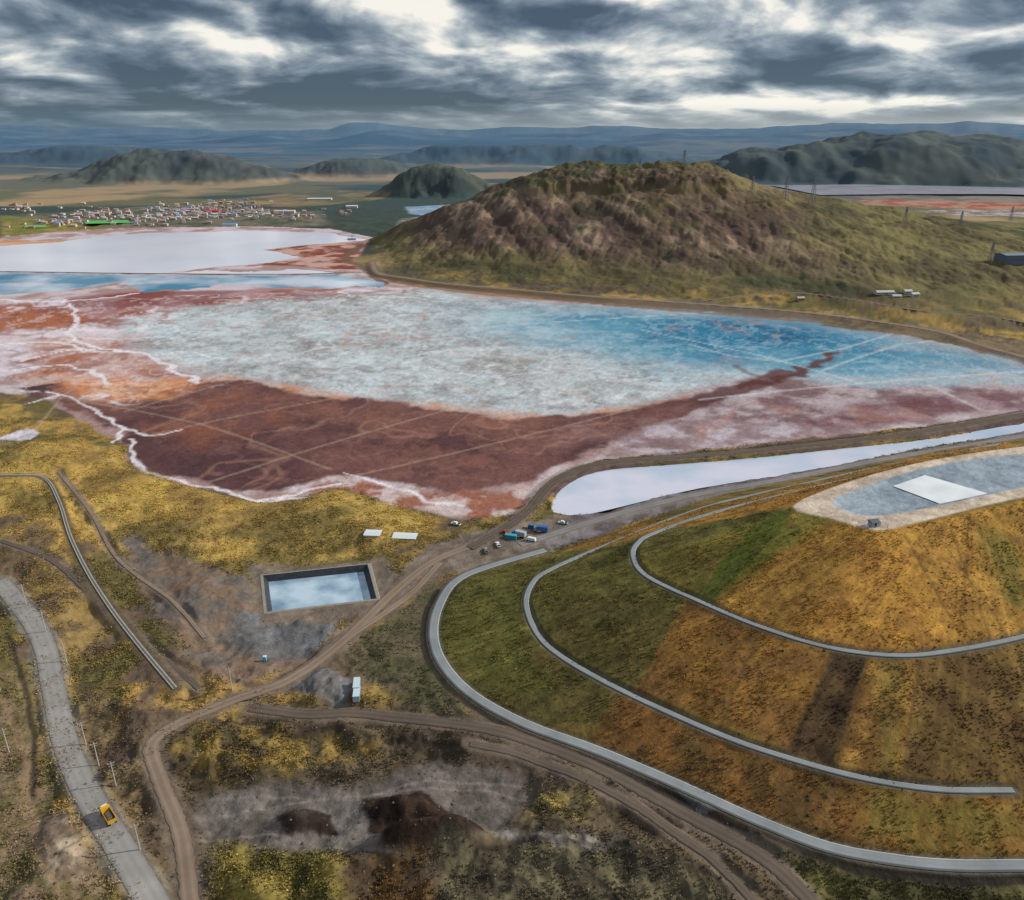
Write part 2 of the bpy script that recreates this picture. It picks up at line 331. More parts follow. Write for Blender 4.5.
pline([(770,382),(745,372),(735,366)],srgb(110,84,86),6,.7,8,20,4,seed=5)
paint([(180,405),(240,392),(300,402),(280,425),(200,445),(150,430)],srgb(138,88,68),purp,24,14,16,seed=14,op=.7)
paint([(300,398),(420,412),(540,422),(500,436),(380,430),(300,415)],srgb(132,92,80),purp,24,14,16,seed=142,op=.7)
paint([(560,420),(640,414),(690,404),(670,425),(620,440),(560,450)],srgb(134,104,102),purp,18,10,12,seed=143,op=.7)
paint([(60,382),(120,380),(200,384),(170,400),(110,404),(70,396)],orange,srgb(210,166,136),20,10,8,seed=15,op=.9)
paint([(380,440),(460,430),(520,440),(500,470),(430,480),(390,465)],srgb(118,82,74),dpurp,20,12,14,seed=16,op=.7)
veins([(10,388),(240,381),(430,409),(580,418),(700,400),(640,436),(545,474),(450,494),(262,500),(120,430)],srgb(142,104,92),24,.3,301,.05,10)
paint([(265,503),(300,492),(338,476),(380,486),(440,494),(505,492),(545,476),(575,470),(545,500),(512,516),(450,518),(400,508),(342,488)],srgb(190,174,174),srgb(146,98,82),14,7,4,seed=17)
paint([(640,432),(700,416),(800,424),(880,428),(760,443),(660,453),(600,460)],srgb(180,170,180),srgb(134,112,116),20,8,6,seed=18,op=.8)
LFT=[(0,300),(430,288),(420,300),(200,306),(140,350),(260,380),(120,410),(0,390)]
veins(LFT,srgb(222,218,226),70,.65,111,.03,10)
veins(LFT,srgb(214,196,200),26,.4,114,.05,10)
veins(LFT,srgb(120,70,58),45,.5,118,.04,10)
veins(BA,srgb(186,140,122),80,.25,117,.02,20)
W=srgb(224,220,228)
for k,(l,w) in enumerate([([(62,300),(78,318),(70,335),(100,348),(150,356),(178,372),(200,384)],4.2),([(0,345),(50,342),(100,352),(140,352)],3.6),([(20,392),(60,396),(100,412),(128,430),(150,436),(180,432)],2.2),
   ([(134,440),(130,455),(140,468),(165,478),(205,486),(240,495),(275,502),(330,494)],2.4),([(340,486),(300,494),(262,503)],2.6),([(345,474),(390,486),(430,500),(460,506)],1.8),([(0,300),(60,302),(140,294)],4),([(110,385),(90,372),(60,366),(0,372)],3),
   ([(100,348),(60,352),(20,362)],3),([(150,356),(190,352),(230,360)],2.4),([(60,396),(30,404)],2),([(128,430),(110,445)],2)]):
    pline(l,W,w,.8,7,18,1.4,seed=k)
for k,l in enumerate([[(125,412),(180,396),(240,380)],[(60,398),(200,424),(330,470)],[(212,482),(330,444),(470,404)],[(340,480),(470,450),(640,408)],[(150,436),(240,416),(330,400)],[(30,440),(60,400),(80,384)]]):
    pline(l,srgb(172,150,136),1.3,.45,.8,30,1.6,n=2)
for l in [[(380,335),(560,322),(720,312)],[(690,345),(780,362),(900,332)],[(640,330),(760,356),(860,384)],[(820,372),(900,345),(960,340)],[(380,312),(410,330),(400,360)],[(700,400),(860,384),(1024,372)],[(930,386),(980,410)]]:
    pline(l,srgb(204,212,216),2.2,.4,1,20,2,n=2)
# --- shore belts
pline([(378,276),(450,287),(560,297),(700,309),(850,322),(940,335),(1000,352),(1060,372)],srgb(106,88,72),26,.85,6,30,5)
pline([(378,280),(450,291),(560,301),(700,313),(850,326),(940,339),(985,354)],srgb(134,100,76),7,.8,3,20,2)
paint([(820,318),(900,324),(1000,336),(1060,350),(1060,372),(985,352),(900,335),(820,326)],srgb(92,82,64),srgb(120,104,84),14,6,4,seed=19)
pline([(360,246),(345,258),(362,268),(385,284)],srgb(104,86,72),12,.8,3,20,3)
# --- near ground left
paint([(-60,400),(0,402),(22,406),(38,425),(10,432),(-60,440)],gold,olive,14,4,2,veg=1,seed=20)
paint([(-10,448),(0,440),(28,430),(40,434),(30,444),(0,450)],srgb(200,196,206),srgb(180,175,185),12,1,1,veg=0)
paint([(-100,450),(40,442),(120,462),(190,492),(270,510),(345,494),(440,520),(420,545),(330,560),(262,575),(200,580),(130,560),(60,520),(-100,500)],srgb(178,150,84),srgb(116,102,60),26,5,5,veg=1,seed=21,op=.85,lo=.36,hi=.62)
paint([(60,455),(140,476),(230,506),(300,512),(240,530),(140,520),(60,490)],srgb(192,158,88),srgb(130,104,64),20,10,12,veg=1,seed=121,op=.6,lo=.36,hi=.62)
paint([(-100,520),(50,530),(90,600),(140,660),(60,660),(20,600),(-100,560)],srgb(148,124,76),srgb(106,90,72),12,6,5,seed=22,op=.8)
paint([(130,540),(200,570),(255,585),(262,620),(330,640),(300,668),(240,690),(190,660),(140,600)],srgb(102,96,92),srgb(118,100,86),12,6,4,veg=.1,seed=23)
paint([(236,616),(310,612),(340,622),(318,650),(262,656),(232,640)],srgb(114,118,122),srgb(96,96,98),9,4,3,veg=0,seed=24)
paint([(250,570),(380,560),(400,580),(384,606),(330,625),(262,622)],srgb(124,112,100),srgb(106,96,88),7,4,2.5,veg=0,seed=25)
paint([(430,545),(560,515),(600,520),(540,560),(450,575),(400,600),(330,660),(300,690),(320,650),(390,590)],srgb(128,116,106),srgb(100,90,82),8,5,3,veg=0,seed=26)
paint([(436,575),(446,590),(434,640),(446,680),(500,720),(430,712),(365,690),(330,668),(380,625)],srgb(78,76,56),srgb(94,86,68),10,5,4,veg=.3,seed=27)
paint([(280,676),(330,672),(352,690),(345,716),(300,700)],srgb(118,120,124),srgb(100,98,96),8,2,1.5,veg=0,seed=28)
paint([(150,735),(330,705),(520,730),(640,790),(760,850),(850,910),(850,990),(120,990),(150,860)],srgb(90,80,66),srgb(64,56,48),12,5,5,veg=.3,seed=29,op=.92)
paint([(160,735),(280,728),(300,745),(330,735),(380,745),(380,760),(300,775),(230,780),(180,765)],srgb(140,118,64),srgb(86,76,54),6,4,3,veg=1,seed=30,op=.85)
paint([(195,792),(270,783),(350,788),(440,768),(520,775),(532,798),(510,822),(480,850),(420,862),(300,852),(215,850),(190,820)],srgb(114,108,104),srgb(94,88,84),16,4,3,veg=0,seed=31,op=.95)
for l in [[(200,840),(260,836),(350,850),(420,862)],[(210,800),(280,798),(350,800),(430,782),(520,786)],[(220,815),(300,803),(380,795),(470,790),(525,800)],[(240,850),(290,840),(340,820),(390,795)]]:
    pline(l,srgb(134,126,120),.7,.5,1,20,.5,z='H')
paint([(360,800),(400,804),(420,796),(444,812),(474,830),(486,845),(440,862),(386,860),(370,830)],srgb(40,31,28),srgb(60,47,41),4,1.6,1.0,veg=0,seed=32)
paint([(278,816),(300,808),(330,814),(336,834),(286,836)],srgb(46,38,35),srgb(64,54,49),4,1.6,1.,veg=0,seed=33)
paint([(215,845),(330,856),(350,900),(350,960),(210,960)],srgb(130,116,62),srgb(84,80,48),7,4,4,veg=1,seed=34)
paint([(350,868),(420,864),(440,900),(440,960),(360,960)],srgb(94,72,44),srgb(66,54,42),5,4,3,veg=.5,seed=35)
paint([(440,864),(600,846),(700,875),(760,900),(700,960),(440,960)],srgb(102,96,74),srgb(74,68,56),6,5,4,veg=.5,seed=36)
paint([(500,840),(620,850),(560,862)],srgb(146,142,136),srgb(92,86,80),5,3,2,veg=0,seed=37,op=.85)
paint([(540,800),(600,812),(590,830),(520,826)],srgb(150,134,84),srgb(92,84,60),5,4,3,veg=1,seed=38)
for l,w in [([(180,722),(260,724),(360,732),(450,744),(540,768),(610,800)],2.0),([(480,850),(540,836),(620,842),(700,872),(740,900)],2.)]:
    pline(l,srgb(44,38,34),w,.6,3.5,10,1.2,z='H')
paint([(0,680),(28,690),(40,740),(60,800),(110,900),(120,960),(-60,960),(-60,650)],srgb(98,90,62),srgb(128,110,90),7,4,4,veg=.7,seed=39,op=.8)
paint([(38,815),(70,820),(95,880),(60,890),(40,850)],srgb(156,142,124),srgb(112,98,84),5,3,3,veg=0,seed=40)
paint([(80,690),(140,720),(160,800),(165,900),(140,870),(100,790),(76,740)],srgb(110,96,76),srgb(84,72,60),7,3,3,veg=.3,seed=41,op=.8)
pline([(12,652),(26,690),(34,740),(30,800)],srgb(44,38,35),1.5,.8,1,8,1)
pline([(0,700),(20,740),(30,820),(50,880),(70,930)],srgb(134,112,90),1.6,.7,1.5,10,1)
paint([(460,695),(520,728),(600,758),(680,792),(760,828),(830,854),(900,868),(1024,874),(1100,880),(1100,990),(830,990),(800,900),(740,850),(660,800),(560,755),(480,725)],srgb(88,80,70),srgb(64,59,52),9,3,3,veg=.1,seed=42)
paint([(780,862),(850,868),(950,880),(1100,884),(1100,990),(850,990),(820,900)],srgb(94,90,54),srgb(70,68,44),9,4,4,veg=.8,seed=43)
paint([(664,782),(680,784),(716,812),(700,812)],srgb(168,180,182),srgb(130,140,142),4,.6,.5,veg=0)
# --- embankment ground
paint([(560,520),(640,500),(760,476),(880,458),(1024,432),(1100,420),(1100,440),(1024,442),(900,460),(780,485),(640,520),(540,555)],srgb(122,116,122),srgb(92,86,88),8,1.5,1.5,veg=0,seed=44)
paint([(548,490),(575,472),(640,461),(760,452),(880,439),(1024,417),(1024,424),(930,438),(760,456),(650,464),(580,478),(556,500)],srgb(102,86,84),srgb(84,70,68),6,1,1,veg=0,seed=45)
pline([(540,506),(556,488),(580,474),(620,463),(680,456),(780,446),(880,435),(1024,412)],srgb(60,50,47),3.5,.85,1,12,1.4)
# --- heap slopes
paint(None,srgb(92,84,46),srgb(122,100,54),18,0,.6,veg=0,world=TOE,seed=46)
gr1,gr2=srgb(82,80,44),srgb(102,96,52); go1,go2=srgb(164,126,62),srgb(132,98,50); br1,br2=srgb(114,84,48),srgb(90,70,44)
def hp(px,A,B,edge=1.2,soft=1.2,ns=9,op=1.,seed=0): paint(px,A,B,ns,edge,soft,op,.25,z='H',seed=seed,es=6,lo=.32,hi=.68)
hp([(440,655),(432,615),(448,585),(560,552),(620,545),(700,520),(790,510),(740,560),(690,610),(650,680),(600,722),(520,725)],gr1,gr2,seed=50)
hp([(536,640),(560,600),(620,600),(680,612),(634,688),(600,722),(520,722),(470,692)],srgb(74,70,40),srgb(96,84,50),3,6,op=.8,seed=51)
hp([(450,600),(500,580),(520,600),(520,650),(560,690),(500,700),(450,660)],srgb(90,92,46),srgb(108,104,54),3,6,op=.6,seed=151)
hp([(620,690),(720,735),(800,762),(870,780),(1010,790),(1080,790),(1080,864),(1024,862),(900,856),(830,842),(760,815),(680,778),(590,740)],srgb(126,90,50),srgb(98,76,46),seed=52)
hp([(860,785),(1010,795),(1080,795),(1080,864),(900,856),(860,830)],srgb(114,98,50),srgb(128,98,52),2,5,seed=53)
hp([(560,552),(640,524),(720,505),(790,488),(860,470),(1000,442),(1020,446),(930,462),(850,482),(795,507),(720,520),(660,532),(600,548)],srgb(156,116,56),srgb(124,96,48),seed=54)
hp([(688,596),(800,640),(834,650),(800,730),(786,752),(636,690)],go2,br1,1,1.8,seed=55)
hp([(834,650),(868,656),(835,768),(786,752)],srgb(68,54,40),srgb(84,66,46),1,1.2,seed=56)
hp([(868,656),(935,656),(900,782),(835,768)],srgb(152,118,60),br1,1,1.2,seed=57)
hp([(878,657),(905,657),(896,780),(878,778)],gr1,gr2,2,3,op=.5,seed=58)
hp([(920,656),(1024,640),(1080,620),(1080,790),(1010,789),(900,782)],br2,srgb(108,88,50),1,2.5,seed=59)
hp([(700,600),(760,545),(830,520),(876,532),(1024,500),(1080,490),(1080,620),(1024,636),(900,655),(830,647),(760,626)],go1,go2,1,1.8,seed=60)
hp([(860,530),(900,530),(965,640),(900,654),(860,648),(800,636)],srgb(180,136,64),srgb(150,108,56),3,6,op=.7,seed=61)
hp([(640,556),(700,540),(792,508),(830,520),(770,560),(712,602),(650,576)],srgb(104,102,48),srgb(128,112,54),2,3,seed=62)
hp([(640,556),(700,545),(750,540),(712,602),(650,576)],srgb(86,80,42),srgb(104,90,48),2,3,op=.8,seed=162)
hp([(700,598),(722,560),(775,512),(792,508),(780,530),(735,580),(712,602)],srgb(76,86,36),srgb(90,94,42),1,1.4,seed=63)
hp([(740,590),(800,545),(850,550),(820,610),(770,622)],srgb(142,110,56),srgb(118,86,46),3,5,op=.6,seed=163)
hp([(960,520),(1024,505),(1080,500),(1080,600),(1010,610)],srgb(114,90,46),srgb(146,114,54),3,6,op=.7,seed=64)
hp([(980,535),(1000,530),(1024,560),(1024,610),(1005,600)],srgb(90,92,44),srgb(106,98,50),2,4,op=.7,seed=164)
for l in [[(905,535),(965,648)],[(935,530),(1010,640)],[(840,652),(806,752)],[(976,526),(1024,590)],[(760,545),(700,602)],[(690,606),(640,690)],[(950,528),(990,640)],[(868,658),(836,768)],[(760,630),(720,728)],[(920,660),(902,780)]]:
    pline(l,srgb(76,60,40),.7,.5,.6,6,.8,z='H',n=2)
i=sub(TOE,0); x,y=X[i],Y[i]; s=sdf(x,y,TOE); s3=sdf(x,y,TOP)
ang=np.arctan2(y-345,x-215); rows=fbm(ang*110,(s-s3)*.03,1.0,3,120); rows2=fbm(ang*18,(s-s3)*.01,1.,3,122)
k=ss(2,4,s)*ss(-1,-3,s3)
C[i]*=(1+(k*((rows-.5)*.8+(rows2-.5)*.6+(fbm(x,y,1.3,2,121)-.5)*.55))[:,None]).astype(np.float32)
paint(None,srgb(196,182,166),srgb(170,156,142),7,0,.6,veg=0,world=TOP,seed=65)
paint(None,srgb(146,160,172),srgb(120,136,150),14,0,.5,veg=0,world=LINER,seed=66,lo=.3,hi=.7)
for r in roads:
    if r['mat']=='chan': pline(None,srgb(92,80,66),r['w']+2,.8,.5,8,1,world=r['line'],n=1); continue
    if r['name']=='lagoon_causeway': continue
    cc=srgb(112,100,90) if r['mat'] in ('dirt','darkd') else srgb(124,118,110)
    if r['mat']=='pale': pline(None,srgb(92,88,78),r['w']+1.8,.8,.3,8,.6,world=r['line'],n=1)
    else: pline(None,cc,r['w']+3.0,.7,1.4,8,1.6,world=r['line'],n=1)
Tn=np.gradient(cr(toew,6),axis=0); Tn/=np.linalg.norm(Tn,axis=1)[:,None]; tl=cr(toew,6)+np.stack([-Tn[:,1],Tn[:,0]],1)*-4.4
cen_=TOE.mean(0)
if np.linalg.norm(tl[20]-cen_)<np.linalg.norm(cr(toew,6)[20]-cen_): tl=cr(toew,6)+np.stack([-Tn[:,1],Tn[:,0]],1)*4.4
pline(None,srgb(42,38,36),2.6,.85,.5,8,.8,world=tl[:-18],n=1)
pi_=sub(POOL,6); VEG[pi_]*=ss(-3,-6,sdf(X[pi_],Y[pi_],POOL))
haze_paint=ss(math.log(1600),math.log(12000),np.log(Y))*.85
C[:]=mix(C,srgb(70,106,138),haze_paint)  # blue-grey aerial haze painted into the far ground colour
haze_paint_far=(ss(12000,30000,Y)*.7); C[:]=mix(C,srgb(92,120,140),haze_paint_far)
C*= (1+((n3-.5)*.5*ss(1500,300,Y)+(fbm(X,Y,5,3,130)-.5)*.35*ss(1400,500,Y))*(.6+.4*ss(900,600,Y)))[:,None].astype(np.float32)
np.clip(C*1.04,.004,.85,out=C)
print('colour',time.time()-T0)
# ------------------------------------------------------------ materials
def nodes(name):
    m=bpy.data.materials.new(name); m.use_nodes=True; nt=m.node_tree; return m,nt,nt.nodes['Principled BSDF']
def simple(name,c,rough=.7,ns=2.,var=.25,metal=0,bump=0.):
    m,nt,b=nodes(name); b.inputs['Roughness'].default_value=rough; b.inputs['Metallic'].default_value=metal
    b.inputs['Specular IOR Level'].default_value=.3
    tc=nt.nodes.new('ShaderNodeTexCoord'); n=nt.nodes.new('ShaderNodeTexNoise'); n.inputs['Scale'].default_value=ns; n.inputs['Detail'].default_value=6; n.inputs['Roughness'].default_value=.65
    r=nt.nodes.new('ShaderNodeValToRGB'); r.color_ramp.elements[0].position=.3; r.color_ramp.elements[1].position=.7
    r.color_ramp.elements[0].color=(*[v*(1-var) for v in c],1); r.color_ramp.elements[1].color=(*[min(v*(1+var),.9) for v in c],1)
    nt.links.new(tc.outputs['Object'],n.inputs['Vector']); nt.links.new(n.outputs['Fac'],r.inputs['Fac']); nt.links.new(r.outputs['Color'],b.inputs['Base Color'])
    if bump:
        bp=nt.nodes.new('ShaderNodeBump'); bp.inputs['Distance'].default_value=bump; nt.links.new(n.outputs['Fac'],bp.inputs['Height']); nt.links.new(bp.outputs['Normal'],b.inputs['Normal'])
    return m
def attrmat(name,fine=True,rough=.95,lo=.72,hi=1.28,sc=.9,bump=.5,det=4):
    m,nt,b=nodes(name); b.inputs['Roughness'].default_value=rough; b.inputs['Specular IOR Level'].default_value=.08
    a=nt.nodes.new('ShaderNodeAttribute'); a.attribute_name='Col'
    if not fine: nt.links.new(a.outputs['Color'],b.inputs['Base Color']); return m
    g=nt.nodes.new('ShaderNodeNewGeometry')
    n=nt.nodes.new('ShaderNodeTexNoise'); n.inputs['Scale'].default_value=sc; n.inputs['Detail'].default_value=det; n.inputs['Roughness'].default_value=.7
    nt.links.new(g.outputs['Position'],n.inputs['Vector'])
    r=nt.nodes.new('ShaderNodeMapRange'); r.inputs[1].default_value=.25; r.inputs[2].default_value=.75; r.inputs[3].default_value=lo; r.inputs[4].default_value=hi
    nt.links.new(n.outputs['Fac'],r.inputs[0])
    v=nt.nodes.new('ShaderNodeVectorMath'); v.operation='SCALE'
    nt.links.new(a.outputs['Color'],v.inputs[0]); nt.links.new(r.outputs[0],v.inputs['Scale']); nt.links.new(v.outputs[0],b.inputs['Base Color'])
    bp=nt.nodes.new('ShaderNodeBump'); bp.inputs['Distance'].default_value=bump; bp.inputs['Strength'].default_value=.7
    nt.links.new(n.outputs['Fac'],bp.inputs['Height']); nt.links.new(bp.outputs['Normal'],b.inputs['Normal'])
    return m
def water(name,c,rough=.12,ns=.05,c2=None,spec=.5,lo=.35,hi=.6):
    m,nt,b=nodes(name); c2=c2 or [v*.8 for v in c]
    g=nt.nodes.new('ShaderNodeNewGeometry'); n=nt.nodes.new('ShaderNodeTexNoise'); n.inputs['Scale'].default_value=ns; n.inputs['Detail'].default_value=5
    nt.links.new(g.outputs['Position'],n.inputs['Vector'])
    r=nt.nodes.new('ShaderNodeValToRGB'); r.color_ramp.elements[0].position=lo; r.color_ramp.elements[1].position=hi
    r.color_ramp.elements[0].color=(*c2,1); r.color_ramp.elements[1].color=(*c,1)
    nt.links.new(n.outputs['Fac'],r.inputs['Fac']); nt.links.new(r.outputs['Color'],b.inputs['Base Color'])
    b.inputs['Roughness'].default_value=rough; b.inputs['Specular IOR Level'].default_value=spec
    n2_=nt.nodes.new('ShaderNodeTexNoise'); n2_.inputs['Scale'].default_value=.8; nt.links.new(g.outputs['Position'],n2_.inputs['Vector'])
    bp=nt.nodes.new('ShaderNodeBump'); bp.inputs['Distance'].default_value=.02; nt.links.new(n2_.outputs['Fac'],bp.inputs['Height']); nt.links.new(bp.outputs['Normal'],b.inputs['Normal'])
    return m
M_terrain=attrmat('terrain_surface'); M_attr=attrmat('painted_parts',False,.8); M_grass=attrmat('ichu_grass',False,.9)
M_road=attrmat('compacted_gravel_surface',True,.92,.84,1.16,.12,.05,5)
RC={'dirt':srgb(136,120,106),'darkd':srgb(98,88,80),'greyd':srgb(132,128,130),'asph':srgb(148,145,143),'pale':srgb(136,142,146)}
def obj(name,verts,faces,mats,mi=None,smooth=False,cols=None,parent=None):
    me=bpy.data.meshes.new(name); me.from_pydata([tuple(v) for v in verts],[],[tuple(f) for f in faces])
    for m in (mats if isinstance(mats,list) else [mats]): me.materials.append(m)
    if mi is not None: me.polygons.foreach_set('material_index',np.array(mi,np.int32))
    if smooth: me.polygons.foreach_set('use_smooth',np.ones(len(me.polygons),bool))
    if cols is not None:
        ca=me.color_attributes.new('Col','FLOAT_COLOR','POINT'); a=np.ones((len(verts),4),np.float32); a[:,:3]=cols; ca.data.foreach_set('color',a.ravel())
    me.update(); o=bpy.data.objects.new(name,me); scene.collection.objects.link(o)
    if parent: o.parent=parent
    return o
nr,nc=shape
me=bpy.data.meshes.new('terrain'); nv=nr*nc
me.vertices.add(nv); co=np.stack([X,Y,Z],1).astype(np.float32); me.vertices.foreach_set('co',co.ravel())
a=(np.arange(nr-1)[:,None]*nc+np.arange(nc-1)[None,:]).ravel()
q=np.stack([a,a+1,a+nc+1,a+nc],1).astype(np.int32); nf_=len(q)
me.loops.add(nf_*4); me.loops.foreach_set('vertex_index',q.ravel())
me.polygons.add(nf_); me.polygons.foreach_set('loop_start',np.arange(0,nf_*4,4,dtype=np.int32))
me.polygons.foreach_set('use_smooth',np.ones(nf_,bool))
me.update(calc_edges=True)
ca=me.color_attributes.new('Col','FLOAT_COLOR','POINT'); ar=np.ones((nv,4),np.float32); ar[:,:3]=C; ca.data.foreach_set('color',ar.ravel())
me.materials.append(M_terrain); o=bpy.data.objects.new('terrain',me); scene.collection.objects.link(o)
# roads: crown, wheel tracks and ragged shoulders carried in a colour attribute
prof={'asph':[(-1,.68),(-.86,.88),(-.6,1.06),(-.3,.94),(0,1.05),(.3,.92),(.6,1.06),(.86,.86),(1,.66)],
      'pale':[(-1,1.5),(-.82,1.45),(-.78,.84),(-.4,.98),(0,.9),(.4,1.0),(.66,.86),(.71,.42),(1,.42)],
      'dirt':[(-1,.72),(-.8,.85),(-.5,1.1),(-.2,.88),(0,.84),(.2,.9),(.5,1.1),(.8,.85),(1,.7)]}
for k,r in enumerate(roads):
    if r['mat']=='chan': continue
    ln=cr(r['line'],3); zz=np.interp(np.linspace(0,1,len(ln)),np.linspace(0,1,len(r['zs'])),r['zs'])
    T=np.gradient(ln,axis=0); T/=np.linalg.norm(T,axis=1)[:,None]+1e-9; N=np.stack([-T[:,1],T[:,0]],1)
    jit=(rng.random((len(ln),2))-.5)*(.22 if r['mat'] in('dirt','darkd') else .05)
    pf=prof.get(r['mat'],prof['dirt']); bc=RC[r['mat']]; nz=fbm(ln[:,0],ln[:,1],14,3,150+k); V=[];Fc=[];cc=[]
    for i_ in range(len(ln)):
        for j,(s_,b_) in enumerate(pf):
            w=r['w']/2*(s_+(jit[i_,0] if j==0 else jit[i_,1] if j==len(pf)-1 else 0))
            V.append((ln[i_,0]+N[i_,0]*w,ln[i_,1]+N[i_,1]*w,zz[i_]+.16+.012*k-(.09 if abs(s_)==1 else 0)))
            cc.append(bc*b_*(.85+.3*nz[i_]))
    n=len(pf)
    for i_ in range(len(ln)-1):
        for j in range(n-1): b0=i_*n+j; Fc.append((b0,b0+1,b0+n+1,b0+n))
    obj(r['name'],V,Fc,M_road,smooth=True,cols=np.array(cc,np.float32))
# waters
def sheet(name,poly,z,mat):
    return obj(name,[(p[0],p[1],z) for p in poly],[tuple(range(len(poly)))],mat)
def grow(poly,m):
    c=poly.mean(0); return np.array([c+(p-c)*(1+m/np.linalg.norm(p-c)) for p in poly])
sheet('lake_water',P0([(-300,272),(-300,252),(0,236),(250,226),(400,234),(365,272),(300,274),(215,274),(110,273),(0,271.5)]),0.0,water('lake_painted_reflection',(.78,.78,.86),.08,.004,(.66,.68,.78)))  # pale base colour has the bright cloud reflection painted in
sheet('lagoon_water',P0([(-300,304),(-300,272.5),(0,272),(110,273.5),(215,274.5),(300,274.5),(365,272.5),(396,289),(300,293),(100,298),(0,304)]),0.0,water('turquoise_lagoon_water',(.58,.64,.74),.08,.010,(.05,.22,.36),.5,.42,.62))
sheet('channel_pond_water',grow(LPOND,1.5),0.0,water('channel_water',(.52,.53,.64),.05,.02,(.30,.42,.54),.6,.32,.58))  # whitish base stands in for weak sky reflection on the pond
sheet('reservoir_water',grow(POOL,-1.2),-2.2,water('reservoir_painted_reflection',(.38,.50,.60),.03,.06,(.10,.20,.30),.9))  # base colour brightened to paint in the pale sky it reflects
sheet('far_lake_water',FL,6.0,water('far_lake_water',(.36,.36,.44),.2,.01))
wp=P0([(893,486),(925,475),(990,494),(946,506)],41.6)
sheet('crest_pond_water',wp,41.6,water('crest_pond_water',(.68,.72,.76),.08,.05))
pc=POOL.mean(0); V=[];Fc=[];mi=[]
for off,zr in ((2.2,.45),(1.6,.85),(.3,.85),(-3.2,-4.2)):
    g_=np.array([pc+(p-pc)*(1+off*1.25/np.linalg.norm(p-pc)) for p in POOL])
    V+=[(p[0],p[1],zr) for p in g_]
for l_ in range(3):
    for j in range(4): Fc.append((l_*4+j,l_*4+(j+1)%4,l_*4+4+(j+1)%4,l_*4+4+j)); mi.append(1 if l_==2 else 0)
Fc.append((12,13,14,15)); mi.append(1)
obj('reservoir_lining',V,Fc,[simple('rim_gravel',srgb(140,134,126),.9,.8,.25),simple('black_geomembrane',(.03,.036,.045),.5,.4,.35)],mi)
def Hs(x,y): return float(Hfull(np.array([x]),np.array([y]))[0])
def at(px,py):
    p=PH([(px,py)],Hfull)[0]; return p[0],p[1],Hs(p[0],p[1])
M_conc=simple('concrete',srgb(160,158,150),.85,.6,.2); M_bed=simple('channel_bed_silt',srgb(92,90,86),.8)
ln=cr(CHN['line'],3); zz=np.interp(np.linspace(0,1,len(ln)),np.linspace(0,1,len(CHN['zs'])),CHN['zs'])
T=np.gradient(ln,axis=0); T/=np.linalg.norm(T,axis=1)[:,None]+1e-9; N=np.stack([-T[:,1],T[:,0]],1); V=[];Fc=[];mi=[]
pf=[(-.85,-.6),(-.85,.4),(-.6,.4),(-.45,.2),(.1,.2),(.4,.4),(.85,.4),(.85,-.6)]
for i_ in range(len(ln)):
    for (a_,b_) in pf: V.append((ln[i_,0]+N[i_,0]*a_,ln[i_,1]+N[i_,1]*a_,zz[i_]+b_))
for i_ in range(len(ln)-1):
    for j in range(7): b0=i_*8+j; Fc.append((b0,b0+8,b0+9,b0+1)); mi.append(1 if j==3 else 0)
obj('concrete_channel',V,Fc,[M_conc,M_bed],mi)
